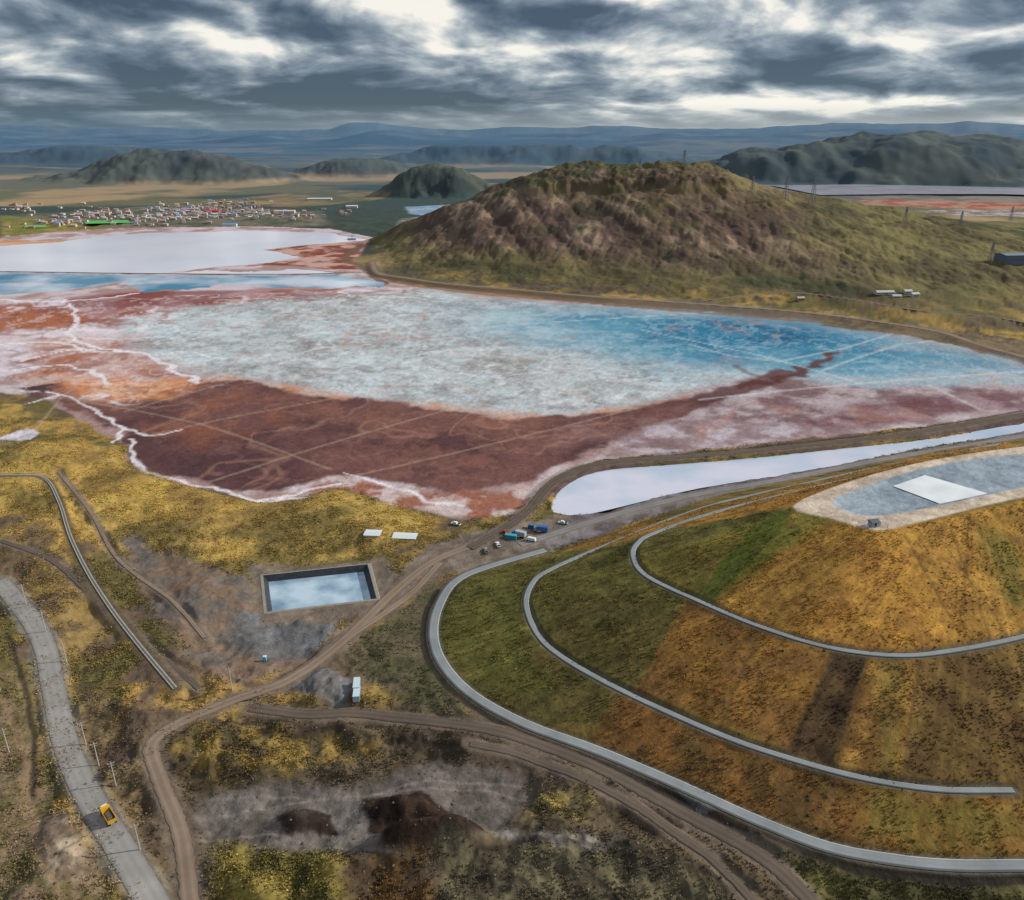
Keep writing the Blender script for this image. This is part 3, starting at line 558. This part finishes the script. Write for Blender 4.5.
# ------------------------------------------------------------ mesh builder
class B:
    def __init__(s): s.v=[];s.f=[];s.c=[]
    def box(s,c,d,col_,rz=0,taper=1.,rx=0):
        k=len(s.v)
        for dz in(-1,1):
            for dx,dy in((-1,-1),(1,-1),(1,1),(-1,1)):
                t=taper if dz>0 else 1
                x_,y_,z_=dx*d[0]/2*t,dy*d[1]/2*t,dz*d[2]/2
                if rx: y_,z_=y_*math.cos(rx)-z_*math.sin(rx),y_*math.sin(rx)+z_*math.cos(rx)
                s.v.append((c[0]+x_*math.cos(rz)-y_*math.sin(rz),c[1]+x_*math.sin(rz)+y_*math.cos(rz),c[2]+z_)); s.c.append(col_)
        for q_ in((0,3,2,1),(4,5,6,7),(0,1,5,4),(1,2,6,5),(2,3,7,6),(3,0,4,7)): s.f.append(tuple(k+i for i in q_))
    def cyl(s,c,r,l,col_,axis='x',n=14,r2=None):
        k=len(s.v); r2=r if r2 is None else r2
        for e,rr in((-.5,r),(.5,r2)):
            for i in range(n):
                a_=2*math.pi*i/n; u_,w_=rr*math.cos(a_),rr*math.sin(a_)
                p={'x':(e*l,u_,w_),'y':(u_,e*l,w_),'z':(u_,w_,e*l)}[axis]
                s.v.append((c[0]+p[0],c[1]+p[1],c[2]+p[2])); s.c.append(col_)
        s.f.append(tuple(k+i for i in range(n))[::-1]); s.f.append(tuple(k+n+i for i in range(n)))
        for i in range(n): s.f.append((k+i,k+(i+1)%n,k+n+(i+1)%n,k+n+i))
    def beam(s,a_,b_,w,col_):
        a_=np.array(a_,float);b_=np.array(b_,float);d=b_-a_; d/=np.linalg.norm(d)+1e-9
        u_=np.cross(d,[0,0,1] if abs(d[2])<.9 else [1,0,0]); u_/=np.linalg.norm(u_); w_=np.cross(d,u_); k=len(s.v)
        for p in(a_,b_):
            for m_,n_ in((-1,-1),(1,-1),(1,1),(-1,1)): s.v.append(tuple(p+u_*m_*w/2+w_*n_*w/2)); s.c.append(col_)
        for q_ in((0,3,2,1),(4,5,6,7),(0,1,5,4),(1,2,6,5),(2,3,7,6),(3,0,4,7)): s.f.append(tuple(k+i for i in q_))
    def poly(s,vs,fs,col_):
        k=len(s.v); s.v+=list(vs); s.c+=[col_]*len(vs); s.f+=[tuple(k+i for i in f_) for f_ in fs]
    def house(s,c,d,h,rh,wc,rc,rz,oh=.4):
        s.box((c[0],c[1],c[2]+h/2),(d[0],d[1],h),wc,rz)
        cs,sn=math.cos(rz),math.sin(rz)
        def w(x_,y_,z_): return (c[0]+x_*cs-y_*sn,c[1]+x_*sn+y_*cs,c[2]+z_)
        X_,Y_=d[0]/2+oh,d[1]/2+oh
        s.poly([w(-X_,-Y_,h+.02),w(X_,-Y_,h+.02),w(X_,Y_,h+.02),w(-X_,Y_,h+.02),w(-X_,0,h+rh),w(X_,0,h+rh)],[(0,1,5,4),(2,3,4,5),(0,4,3),(1,2,5),(0,3,2,1)],rc)
    def make(s,name,loc=(0,0,0),rz=0,parent=None,mat=None):
        o=obj(name,s.v,s.f,mat or M_attr,cols=np.array(s.c,np.float32),parent=parent)
        o.location=loc; o.rotation_euler=(0,0,rz); return o
def empty(name,loc,rz=0):
    e=bpy.data.objects.new(name,None); scene.collection.objects.link(e); e.location=loc; e.rotation_euler=(0,0,rz); return e
YEL=(.55,.33,.03);BLK=(.02,.02,.02);GLS=(.03,.05,.06);WHT=(.6,.6,.6);GRY=(.25,.25,.26);RED=(.35,.05,.04);BLU=(.04,.12,.32);TEAL=(.05,.24,.28)
def dump_truck(loc,rz):
    e=empty('dump_truck',loc,rz)
    b=B()
    for y_ in(-2.9,-1.5,2.7):
        for x_ in(-1.1,1.1): b.cyl((x_,y_,.6),.6,.5,BLK); b.cyl((x_*1.24,y_,.6),.28,.06,GRY)
    b.make('wheels',parent=e)
    b=B(); b.box((0,0,1.0),(1.1,8.0,.35),GRY); b.box((0,3.95,.85),(2.5,.3,.5),GRY); b.make('chassis',parent=e)
    b=B(); b.box((0,3.1,1.55),(2.5,1.9,.9),YEL); b.box((0,3.0,2.45),(2.4,1.65,.95),YEL,taper=.93); b.box((0,3.87,2.4),(2.1,.06,.7),GLS); b.box((-1.2,3.05,2.4),(.06,1.1,.6),GLS); b.box((1.2,3.05,2.4),(.06,1.1,.6),GLS); b.box((0,2.9,2.99),(1.6,1.1,.12),WHT); b.box((-1.45,3.7,2.4),(.2,.1,.5),BLK); b.box((1.45,3.7,2.4),(.2,.1,.5),BLK); b.make('cab',parent=e)
    b=B(); b.box((0,-1.1,1.35),(2.4,5.6,.15),YEL); b.box((-1.25,-1.1,2.05),(.12,5.6,1.4),YEL); b.box((1.25,-1.1,2.05),(.12,5.6,1.4),YEL); b.box((0,1.72,2.2),(2.6,.12,1.7),YEL); b.box((0,-3.9,2.0),(2.5,.1,1.2),YEL,rx=.15); b.box((0,2.2,3.1),(2.6,1.0,.1),YEL)
    for y_ in(-3,-1.6,-.2,1.1):
        for x_ in(-1.35,1.35): b.box((x_,y_,2.0),(.1,.15,1.35),(.4,.22,.02))
    b.make('dump_bed',parent=e)
    b=B(); b.box((0,-1.1,1.9),(2.3,5.2,.9),(.10,.08,.07),taper=.6); b.make('gravel_load',parent=e)
x_,y_,z_=at(109,819)
ln=CR['line']; j=int(np.argmin(((ln-np.array([x_,y_]))**2).sum(1))); t=ln[j-1]-ln[j+1]
dump_truck((x_,y_,float(CR['zs'][j])+.26),math.atan2(t[1],t[0])-math.pi/2)
def pickup(name,px,c,rz,van=False):
    x_,y_,z_=at(*px); e=empty(name,(x_,y_,z_+.12),rz)
    b=B()
    for yy in(-1.6,1.6):
        for xx in(-.85,.85): b.cyl((xx,yy,.4),.4,.28,BLK)
    b.make('wheels',parent=e); b=B(); b.box((0,0,.8),(1.9,5.2,.55),c)
    if van: b.box((0,-.3,1.55),(1.85,4.3,1.0),c,taper=.93); b.box((0,1.82,1.5),(1.5,.08,.6),GLS)
    else: b.box((0,.4,1.4),(1.75,2.1,.75),c,taper=.82); b.box((0,1.42,1.35),(1.5,.08,.5),GLS); b.box((-.88,.4,1.38),(.06,1.6,.45),GLS);b.box((.88,.4,1.38),(.06,1.6,.45),GLS); b.box((0,-1.75,1.1),(1.6,1.4,.06),BLK)
    b.make('body',parent=e)
def lorry(px,c,cb,rz):
    x_,y_,z_=at(*px); e=empty('cargo_lorry',(x_,y_,z_+.12),rz); b=B()
    for yy in(-2.8,-1.5,2.6):
        for xx in(-1.,1.): b.cyl((xx,yy,.5),.5,.35,BLK)
    b.make('wheels',parent=e); b=B(); b.box((0,3.0,1.7),(2.4,1.7,2.0),c,taper=.93); b.box((0,3.84,2.0),(2.,.06,.7),GLS); b.make('cab',parent=e)
    b=B(); b.box((0,0,.85),(1.,7.4,.3),BLK); b.box((0,-1.0,2.3),(2.5,5.6,2.5),cb)
    for i in range(7): b.box((1.27,-3.4+i*.8,2.3),(.05,.12,2.4),GRY); b.box((-1.27,-3.4+i*.8,2.3),(.05,.12,2.4),GRY)
    b.make('cargo_box',parent=e)
lorry((519,537),BLU,(.3,.35,.4),1.1); lorry((541,532),GRY,BLU,1.3)
for px,c,rz,v in [((498,546),WHT,.3,False),((531,541),WHT,1.2,True),((506,534),RED,.6,False),((486,552),GRY,.2,False),((456,525),WHT,1.2,False),((563,524),WHT,1.4,False)]:
    pickup('van' if v else 'pickup_truck',px,c,rz,v)
def container(px,c,rz,name='shipping_container',L=6.1):
    x_,y_,z_=at(*px); b=B(); b.box((0,0,1.35),(2.44,L,2.5),c)
    n=int(L/.45)
    for i in range(n):
        for s_ in(-1,1): b.box((s_*1.24,-L/2+.3+i*.45,1.35),(.06,.2,2.3),tuple(v*.75 for v in c))
    b.box((0,L/2+.03,1.3),(2.2,.05,2.2),tuple(v*.8 for v in c)); b.box((0,0,2.63),(2.5,L+.06,.06),tuple(min(v*1.2,.8) for v in c)); b.make(name,(x_,y_,z_),rz)
for px,c,rz in [((511,539),TEAL,1.3),((534,529),(.06,.12,.2),1.3),((357,688),(.35,.45,.5),.1),((357,697),(.35,.45,.5),.1)]: container(px,c,rz)
for px,L in [((373,534),8.),((405,537),12.)]:
    x_,y_,z_=at(*px); b=B(); b.house((0,0,0),(L,6.),.9,.5,(.5,.55,.58),(.52,.58,.62),0); b.box((L/2+.03,0,.5),(.05,2,.8),(.2,.2,.22)); b.make('tarpaulin_tent',(x_,y_,z_-.1),-.08)
x_,y_,z_=at(265,661); b=B(); b.box((0,0,1.1),(1.3,1.3,2.2),(.05,.3,.5)); b.box((0,0,2.34),(1.4,1.4,.25),(.5,.55,.6),taper=.8); b.box((0,-.67,1.05),(.8,.04,1.9),(.1,.4,.6)); b.make('portable_toilet',(x_,y_,z_))
x_,y_,z_=at(873,526); e=empty('pump_station',(x_,y_,z_),.3); b=B(); b.house((0,0,0),(3.6,2.8),2.4,.7,(.3,.32,.35),(.10,.12,.15),0); b.box((0,-1.42,1.),(.9,.05,1.9),BLK); b.make('hut',parent=e)
b=B(); b.cyl((3.2,0,1.0),.9,2.0,(.5,.5,.5),'z'); b.box((-3.4,.3,.5),(1.6,1.2,1.),WHT)
for xx in(-5,5):
    for yy in(-3,3): b.cyl((xx,yy,.8),.08,1.6,GRY,'z',6)
for a_,c_ in[((-5,-3),(5,-3)),((5,-3),(5,3)),((5,3),(-5,3)),((-5,3),(-5,-3))]: b.beam((*a_,1.5),(*c_,1.5),.08,GRY); b.beam((*a_,.8),(*c_,.8),.06,GRY)
b.make('tank_and_railing',parent=e)
for px in [(26,604),(67,664),(9,752),(99,766),(116,786),(-20,545),(86,745),(232,690),(46,632),(140,850),(0,690)]:
    x_,y_,z_=at(*px); b=B(); b.cyl((0,0,5.),.22,10.6,(.38,.36,.33),'z',8,.15); b.box((0,0,9.6),(2.2,.2,.2),(.35,.33,.3)); b.box((0,0,8.7),(1.5,.16,.16),(.35,.33,.3))
    for xx in(-1.,0,1.): b.cyl((xx,0,9.85),.08,.3,(.5,.5,.5),'z',6)
    b.make('utility_pole',(x_,y_,z_-.2),.5)
def pylon(px,h=32,w=.4):
    x_,y_,z_=at(*px)
    b=B(); c=(.16,.17,.19); bw=h*.09
    lv=[0,.25,.45,.62,.76,.88,1.]
    def cor(t_): r_=bw*(1-t_)**1.1+.5; return [(-r_,-r_,h*t_),(r_,-r_,h*t_),(r_,r_,h*t_),(-r_,r_,h*t_)]
    for a_,d_ in zip(lv[:-1],lv[1:]):
        A_,D_=cor(a_),cor(d_)
        for i in range(4): b.beam(A_[i],D_[i],w,c); b.beam(A_[i],D_[(i+1)%4],w*.6,c); b.beam(D_[i],D_[(i+1)%4],w*.6,c)
    for t_,s_ in((.74,.2),(.86,.16),(.97,.12)): b.beam((-h*s_,0,h*t_),(h*s_,0,h*t_),w*.8,c); b.beam((-h*s_,0,h*t_),(0,0,h*(t_+.05)),w*.5,c); b.beam((h*s_,0,h*t_),(0,0,h*(t_+.05)),w*.5,c)
    b.make('transmission_tower',(x_,y_,z_-1),.4)
for px,h in [((684,166),26),((640,168),16),((752,192),26),((785,200),38),((812,204),42),((992,190),60),((452,176),26),((990,262),28),((515,158),50),((905,222),24),((1010,222),34),((960,226),24)]: pylon(px,h)
def house(px,d,h,wc,rc,rz,name='farm_house'):
    x_,y_,z_=at(*px); e=empty(name,(x_,y_,z_-.4),rz); b=B(); b.box((0,0,h/2),(d[0],d[1],h),wc); b.make('walls',parent=e)
    b=B(); X_,Y_=d[0]/2+.5,d[1]/2+.5; b.poly([(-X_,-Y_,h+.02),(X_,-Y_,h+.02),(X_,Y_,h+.02),(-X_,Y_,h+.02),(-X_,0,h+1.8),(X_,0,h+1.8)],[(0,1,5,4),(2,3,4,5),(0,4,3),(1,2,5),(0,3,2,1)],rc); b.make('roof',parent=e)
    b=B(); n=max(2,int(d[0]/3.5))
    for i in range(n):
        xx=-d[0]/2+d[0]*(i+.5)/n; b.box((xx,-d[1]/2-.03,h*.55),(1.3,.06,1.2),GLS)
    b.box((d[0]*.02,-d[1]/2-.05,1.2),(1.1,.06,2.2),(.15,.08,.05)); b.make('windows_and_door',parent=e)
for px,d,rz in [((884,294),(22,8),.1),((907,293),(9,8),.1),((914,296),(10,7),.3),((896,298),(10,6),0)]: house(px,d,3.2,(.42,.40,.37),(.42,.42,.42),rz)
house((1014,264),(46,24),14,(.12,.15,.2),(.16,.2,.26),.1,'warehouse'); house((1040,245),(30,14),8,(.3,.3,.32),(.3,.34,.4),.1,'warehouse')
house((800,300),(9,6),3,(.3,.25,.2),(.35,.33,.3),.2)
b=B(); wc=[(.45,.40,.34),(.5,.46,.42),(.32,.22,.17),(.5,.48,.45),(.36,.30,.26),(.5,.38,.3)]; rc=[(.30,.30,.31),(.36,.36,.37),(.24,.12,.09),(.5,.5,.52),(.35,.14,.10),(.20,.22,.26),(.10,.22,.42),(.4,.4,.4),(.3,.27,.24),(.28,.2,.16)]
blocks=[((200,213),48,9,190),((255,214),30,5,70),((150,220),45,6,90),((90,214),50,6,50),((60,224),45,4,40),((300,216),22,5,25),((230,204),40,3,25),((345,215),12,3,8),((20,210),25,5,20)]
pts=[]
for (c,sx,sy,n) in blocks:
    for _ in range(n): pts.append((c[0]+random.gauss(0,.45)*sx,c[1]+random.gauss(0,.45)*sy))
pw=np.array([Pz(p) for p in pts]); pw=np.round(pw/np.array([15,22]))*np.array([15,22])+rng.normal(0,2,pw.shape); pw=np.unique(np.round(pw,0),axis=0); zz=Hfull(pw[:,0],pw[:,1])
for (xx,yy),z_ in zip(pw,zz):
    b.house((xx,yy,z_-1),(random.uniform(7,12),random.uniform(6,11)),random.choice([4,4,5,7.5]),random.choice([.4,1.4,1.8]),random.choice(wc),random.choice(rc),random.gauss(.15,.1),.2)
b.make('distant_town')
for px,d,h,w_,r_ in [((213,213),(34,24),7,(.45,.08,.09),(.5,.05,.08)),((188,211),(30,20),6,(.5,.48,.45),(.35,.2,.45)),((285,213),(50,24),6,(.5,.5,.5),(.55,.4,.32)),((352,208),(30,22),6,(.5,.5,.5),(.5,.5,.52)),((320,200),(70,26),5,(.5,.5,.5),(.5,.5,.53)),((352,240),(16,9),4,(.15,.2,.35),(.4,.5,.6)),((230,226),(30,14),5,(.5,.5,.5),(.1,.25,.5))]:
    house(px,d,h,w_,r_,.1,'town_hall_building')
gp=P0([(84,223),(128,222),(132,225),(86,226)]); sheet('green_sports_field',gp,float(Hfull(gp[:,0],gp[:,1]).max())+1.0,simple('sports_turf',(.08,.34,.08),.9,.02,.1))
gp=P0([(26,226),(46,226),(46,228.5),(24,228.5)]); sheet('green_sports_field',gp,float(Hfull(gp[:,0],gp[:,1]).max())+1.0,simple('sports_turf_light',(.12,.3,.1),.9,.02,.1))
# ------------------------------------------------------------ ichu grass tufts (one object)
cand=np.nonzero((Y<560)&(VEG>.2)&(np.abs(X)<.75*(CT*Y+74)))[0]
area=(Y[cand]**1.2); dens=(.12+ss(.42,.62,fbm(X[cand],Y[cand],7,4,140)))*VEG[cand]*area
NT=100000
sel=rng.choice(cand,NT,p=dens/dens.sum())
tx=X[sel]+rng.normal(0,.5,len(sel)); ty=Y[sel]+rng.normal(0,.5,len(sel)); tz=Z[sel]-.06
V=np.zeros((len(sel),4,3,3),np.float32); cc=np.zeros((len(sel),4,3,3),np.float32)
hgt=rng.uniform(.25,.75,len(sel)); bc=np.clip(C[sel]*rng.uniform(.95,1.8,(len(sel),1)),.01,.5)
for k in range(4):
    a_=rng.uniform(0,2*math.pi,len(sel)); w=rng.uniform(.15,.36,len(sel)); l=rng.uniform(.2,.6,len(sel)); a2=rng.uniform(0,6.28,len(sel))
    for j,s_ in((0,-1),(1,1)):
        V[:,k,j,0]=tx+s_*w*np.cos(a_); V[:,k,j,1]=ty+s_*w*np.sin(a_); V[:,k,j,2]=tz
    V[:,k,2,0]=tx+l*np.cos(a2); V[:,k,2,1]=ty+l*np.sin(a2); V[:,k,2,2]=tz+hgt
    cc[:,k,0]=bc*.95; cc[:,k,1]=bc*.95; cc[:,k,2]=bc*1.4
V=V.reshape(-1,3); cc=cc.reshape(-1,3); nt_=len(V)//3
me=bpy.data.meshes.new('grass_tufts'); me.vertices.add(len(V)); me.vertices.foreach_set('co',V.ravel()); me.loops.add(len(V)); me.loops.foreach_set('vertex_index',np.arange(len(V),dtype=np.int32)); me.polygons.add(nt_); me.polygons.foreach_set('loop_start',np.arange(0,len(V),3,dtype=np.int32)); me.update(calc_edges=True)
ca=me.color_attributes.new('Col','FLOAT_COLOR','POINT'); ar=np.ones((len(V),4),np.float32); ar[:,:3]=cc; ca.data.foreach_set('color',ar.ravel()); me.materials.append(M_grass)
o=bpy.data.objects.new('grass_tufts',me); scene.collection.objects.link(o)
def rocks(name,pw,smin,smax,cols_,flat=.7):
    b=B(); z=Hfull(pw[:,0],pw[:,1])
    ico=[(0,0,1),(.89,0,.45),(.28,.85,.45),(-.72,.53,.45),(-.72,-.53,.45),(.28,-.85,.45),(.72,.53,-.45),(-.28,.85,-.45),(-.89,0,-.45),(-.28,-.85,-.45),(.72,-.53,-.45)]
    fs=[(0,1,2),(0,2,3),(0,3,4),(0,4,5),(0,5,1),(1,6,2),(2,6,7),(2,7,3),(3,7,8),(3,8,4),(4,8,9),(4,9,5),(5,9,10),(5,10,1),(1,10,6)]
    for (xx,yy),z_ in zip(pw,z):
        s_=random.uniform(smin,smax); c=random.choice(cols_); k=random.uniform(.8,1.2)
        b.poly([(xx+v[0]*s_*random.uniform(.7,1.2),yy+v[1]*s_*random.uniform(.7,1.2),z_+v[2]*s_*flat*random.uniform(.8,1.1)) for v in ico],fs,tuple(q*k for q in c))
    b.make(name)
rp=[]
for (x0,x1,y0,y1,n) in [(180,760,730,899,500),(0,160,600,899,200),(130,340,540,700,100),(440,560,520,560,40)]:
    for _ in range(n): rp.append(Pz((random.uniform(x0,x1),random.uniform(y0,y1))))
rp=np.array(rp); sdt=sdf(rp[:,0],rp[:,1],TOE); dmin=np.full(len(rp),99.)
for r in roads: dmin=np.minimum(dmin,linedist(rp[:,0],rp[:,1],r['line'])[0]-r['w']/2)
rp=rp[(sdt<-5)&(dmin>.8)&(sdf(rp[:,0],rp[:,1],POOL)<-3)]
rocks('boulders',rp,.15,.55,[(.10,.09,.08),(.14,.12,.10),(.07,.06,.05)])
hp_=PH([(random.uniform(560,1020),random.uniform(530,850)) for _ in range(110)],Hfull); s_=sdf(hp_[:,0],hp_[:,1],TOE); s3=sdf(hp_[:,0],hp_[:,1],TOP)
rocks('heap_shrubs',hp_[(s_>3)&(s3<-4)],.3,.65,[(.03,.035,.02),(.04,.045,.03)],.8)
# ------------------------------------------------------------ world
SUN=np.array([.80,.18,.45]); SUN/=np.linalg.norm(SUN)
el=math.asin(SUN[2]); az=math.atan2(SUN[0],SUN[1])
w=bpy.data.worlds.new('World'); scene.world=w; w.use_nodes=True; nt=w.node_tree; nt.nodes.clear(); L=nt.links.new
try: w.cycles.sampling_method='MANUAL'; w.cycles.sample_map_resolution=256
except Exception as ex: print(ex)
def nd(t,**k):
    n=nt.nodes.new(t)
    for a_,v in k.items(): setattr(n,a_,v)
    return n
def mth(op,a_,b_=None,c_=None,clamp=False):
    n=nd('ShaderNodeMath',operation=op,use_clamp=clamp)
    for i,v in enumerate((a_,b_,c_)):
        if v is None: continue
        if isinstance(v,(int,float)): n.inputs[i].default_value=v
        else: L(v,n.inputs[i])
    return n.outputs[0]
sky=nd('ShaderNodeTexSky',sky_type='NISHITA'); sky.sun_disc=False; sky.sun_elevation=el; sky.sun_rotation=az; sky.altitude=4300
bg1=nd('ShaderNodeBackground'); bg1.inputs[1].default_value=.09; L(sky.outputs[0],bg1.inputs[0])
tc=nd('ShaderNodeTexCoord'); sp=nd('ShaderNodeSeparateXYZ'); L(tc.outputs['Generated'],sp.inputs[0])
x_,y_,z_=sp.outputs
zp=mth('MAXIMUM',z_,0.0)
vv=mth('MULTIPLY',mth('LOGARITHM',mth('ADD',zp,.05),math.e),1.9)
def noise(dx,dz,s,d,r,dist=0,off=0,hx=4.):
    cv=nd('ShaderNodeCombineXYZ'); L(mth('ADD',mth('MULTIPLY',x_,hx),dx+off),cv.inputs[0]); L(mth('MULTIPLY',y_,hx),cv.inputs[1]); L(mth('ADD',vv,dz+off),cv.inputs[2])
    n=nd('ShaderNodeTexNoise'); n.inputs['Scale'].default_value=s; n.inputs['Detail'].default_value=d; n.inputs['Roughness'].default_value=r; n.inputs['Distortion'].default_value=dist; L(cv.outputs[0],n.inputs['Vector']); return n.outputs['Fac']
na=noise(0,0,1.7,9,.52,.25,8.1,5.); nb=noise(.09,.11,1.7,9,.52,.25,8.1,5.); nbig=noise(0,0,.85,3,.5,.3,2.9,5.)
ar_=mth('DIVIDE',x_,mth('MAXIMUM',mth('ABSOLUTE',y_),.05))
def gauss(a0,e0,sa,se,amp):
    u_=mth('POWER',mth('DIVIDE',mth('ABSOLUTE',mth('SUBTRACT',ar_,a0)),sa),2.); v_=mth('POWER',mth('DIVIDE',mth('ABSOLUTE',mth('SUBTRACT',z_,e0)),se),2.)
    return mth('MULTIPLY',mth('EXPONENT',mth('MULTIPLY',mth('ADD',u_,v_),-1.)),amp)
shade=mth('MULTIPLY',mth('SUBTRACT',na,nb),3.4)
thin=mth('MULTIPLY',mth('SUBTRACT',.5,na),1.7)
tot=mth('ADD',mth('ADD',mth('ADD',shade,thin),.43),mth('MULTIPLY',mth('SUBTRACT',nbig,.5),1.9))
for g_ in [(-.60,.118,.07,.02,.35),(-.08,.128,.12,.016,.40),(.02,.080,.14,.012,.30),(.27,.108,.12,.014,.45),(.52,.085,.12,.010,.5),(.40,.024,.28,.009,.55),(.58,.005,.08,.006,.5),(.50,.128,.14,.012,.25),(-.35,.09,.06,.012,.15),
           (-.22,.105,.10,.018,-.25),(.13,.115,.09,.012,-.45),(.36,.070,.12,.012,-.35),(.60,.060,.10,.012,-.3),(-.45,.03,.4,.022,-.25),(-.05,.03,.25,.014,-.15)]:
    tot=mth('ADD',tot,gauss(*g_))
rp_=nd('ShaderNodeValToRGB'); L(tot,rp_.inputs['Fac']); e=rp_.color_ramp.elements
e[0].position=0.; e[0].color=(.055,.085,.12,1); e[1].position=1.0; e[1].color=(1.0,.96,.86,1)
for p,c in((.22,(.11,.15,.20,1)),(.46,(.22,.27,.32,1)),(.66,(.42,.47,.50,1)),(.84,(.72,.73,.70,1))):
    q_=e.new(p); q_.color=c
hzr=nd('ShaderNodeMapRange'); hzr.inputs[1].default_value=.0; hzr.inputs[2].default_value=.026; hzr.inputs[3].default_value=.75; hzr.inputs[4].default_value=0.; L(z_,hzr.inputs[0])
side=nd('ShaderNodeMapRange'); side.inputs[1].default_value=-.5; side.inputs[2].default_value=.6; L(ar_,side.inputs[0])
hc_=nd('ShaderNodeMix',data_type='RGBA'); L(side.outputs[0],hc_.inputs[0]); hc_.inputs[6].default_value=(.045,.12,.20,1); hc_.inputs[7].default_value=(.50,.53,.54,1)
mx=nd('ShaderNodeMix',data_type='RGBA'); L(hzr.outputs[0],mx.inputs[0]); L(rp_.outputs[0],mx.inputs[6]); L(hc_.outputs[2],mx.inputs[7])
up=nd('ShaderNodeMapRange'); up.inputs[1].default_value=.16; up.inputs[2].default_value=.45; L(z_,up.inputs[0])
mx2=nd('ShaderNodeMix',data_type='RGBA'); L(up.outputs[0],mx2.inputs[0]); L(mx.outputs[2],mx2.inputs[6]); mx2.inputs[7].default_value=(.52,.56,.62,1)
bg2=nd('ShaderNodeBackground'); L(mx2.outputs[2],bg2.inputs[0]); bg2.inputs[1].default_value=1.
ms=nd('ShaderNodeMixShader'); ms.inputs[0].default_value=.9; L(bg1.outputs[0],ms.inputs[1]); L(bg2.outputs[0],ms.inputs[2])
out=nd('ShaderNodeOutputWorld'); L(ms.outputs[0],out.inputs[0])
from mathutils import Vector
sd=bpy.data.lights.new('sun','SUN'); sd.energy=4.9; sd.angle=math.radians(1.0); sd.color=(1,.92,.79)
so=bpy.data.objects.new('sun',sd); scene.collection.objects.link(so); so.rotation_euler=Vector(SUN).to_track_quat('Z','Y').to_euler()
cam=bpy.data.cameras.new('camera'); co_=bpy.data.objects.new('camera',cam); scene.collection.objects.link(co_); scene.camera=co_
co_.location=(0,0,CAMH); co_.rotation_euler=(math.pi/2-TH,0,0); cam.sensor_width=36; cam.lens=36*F/1024; cam.clip_start=1; cam.clip_end=200000
scene.view_settings.view_transform='Standard'; scene.view_settings.look='None'; scene.view_settings.exposure=0
print('done',time.time()-T0)
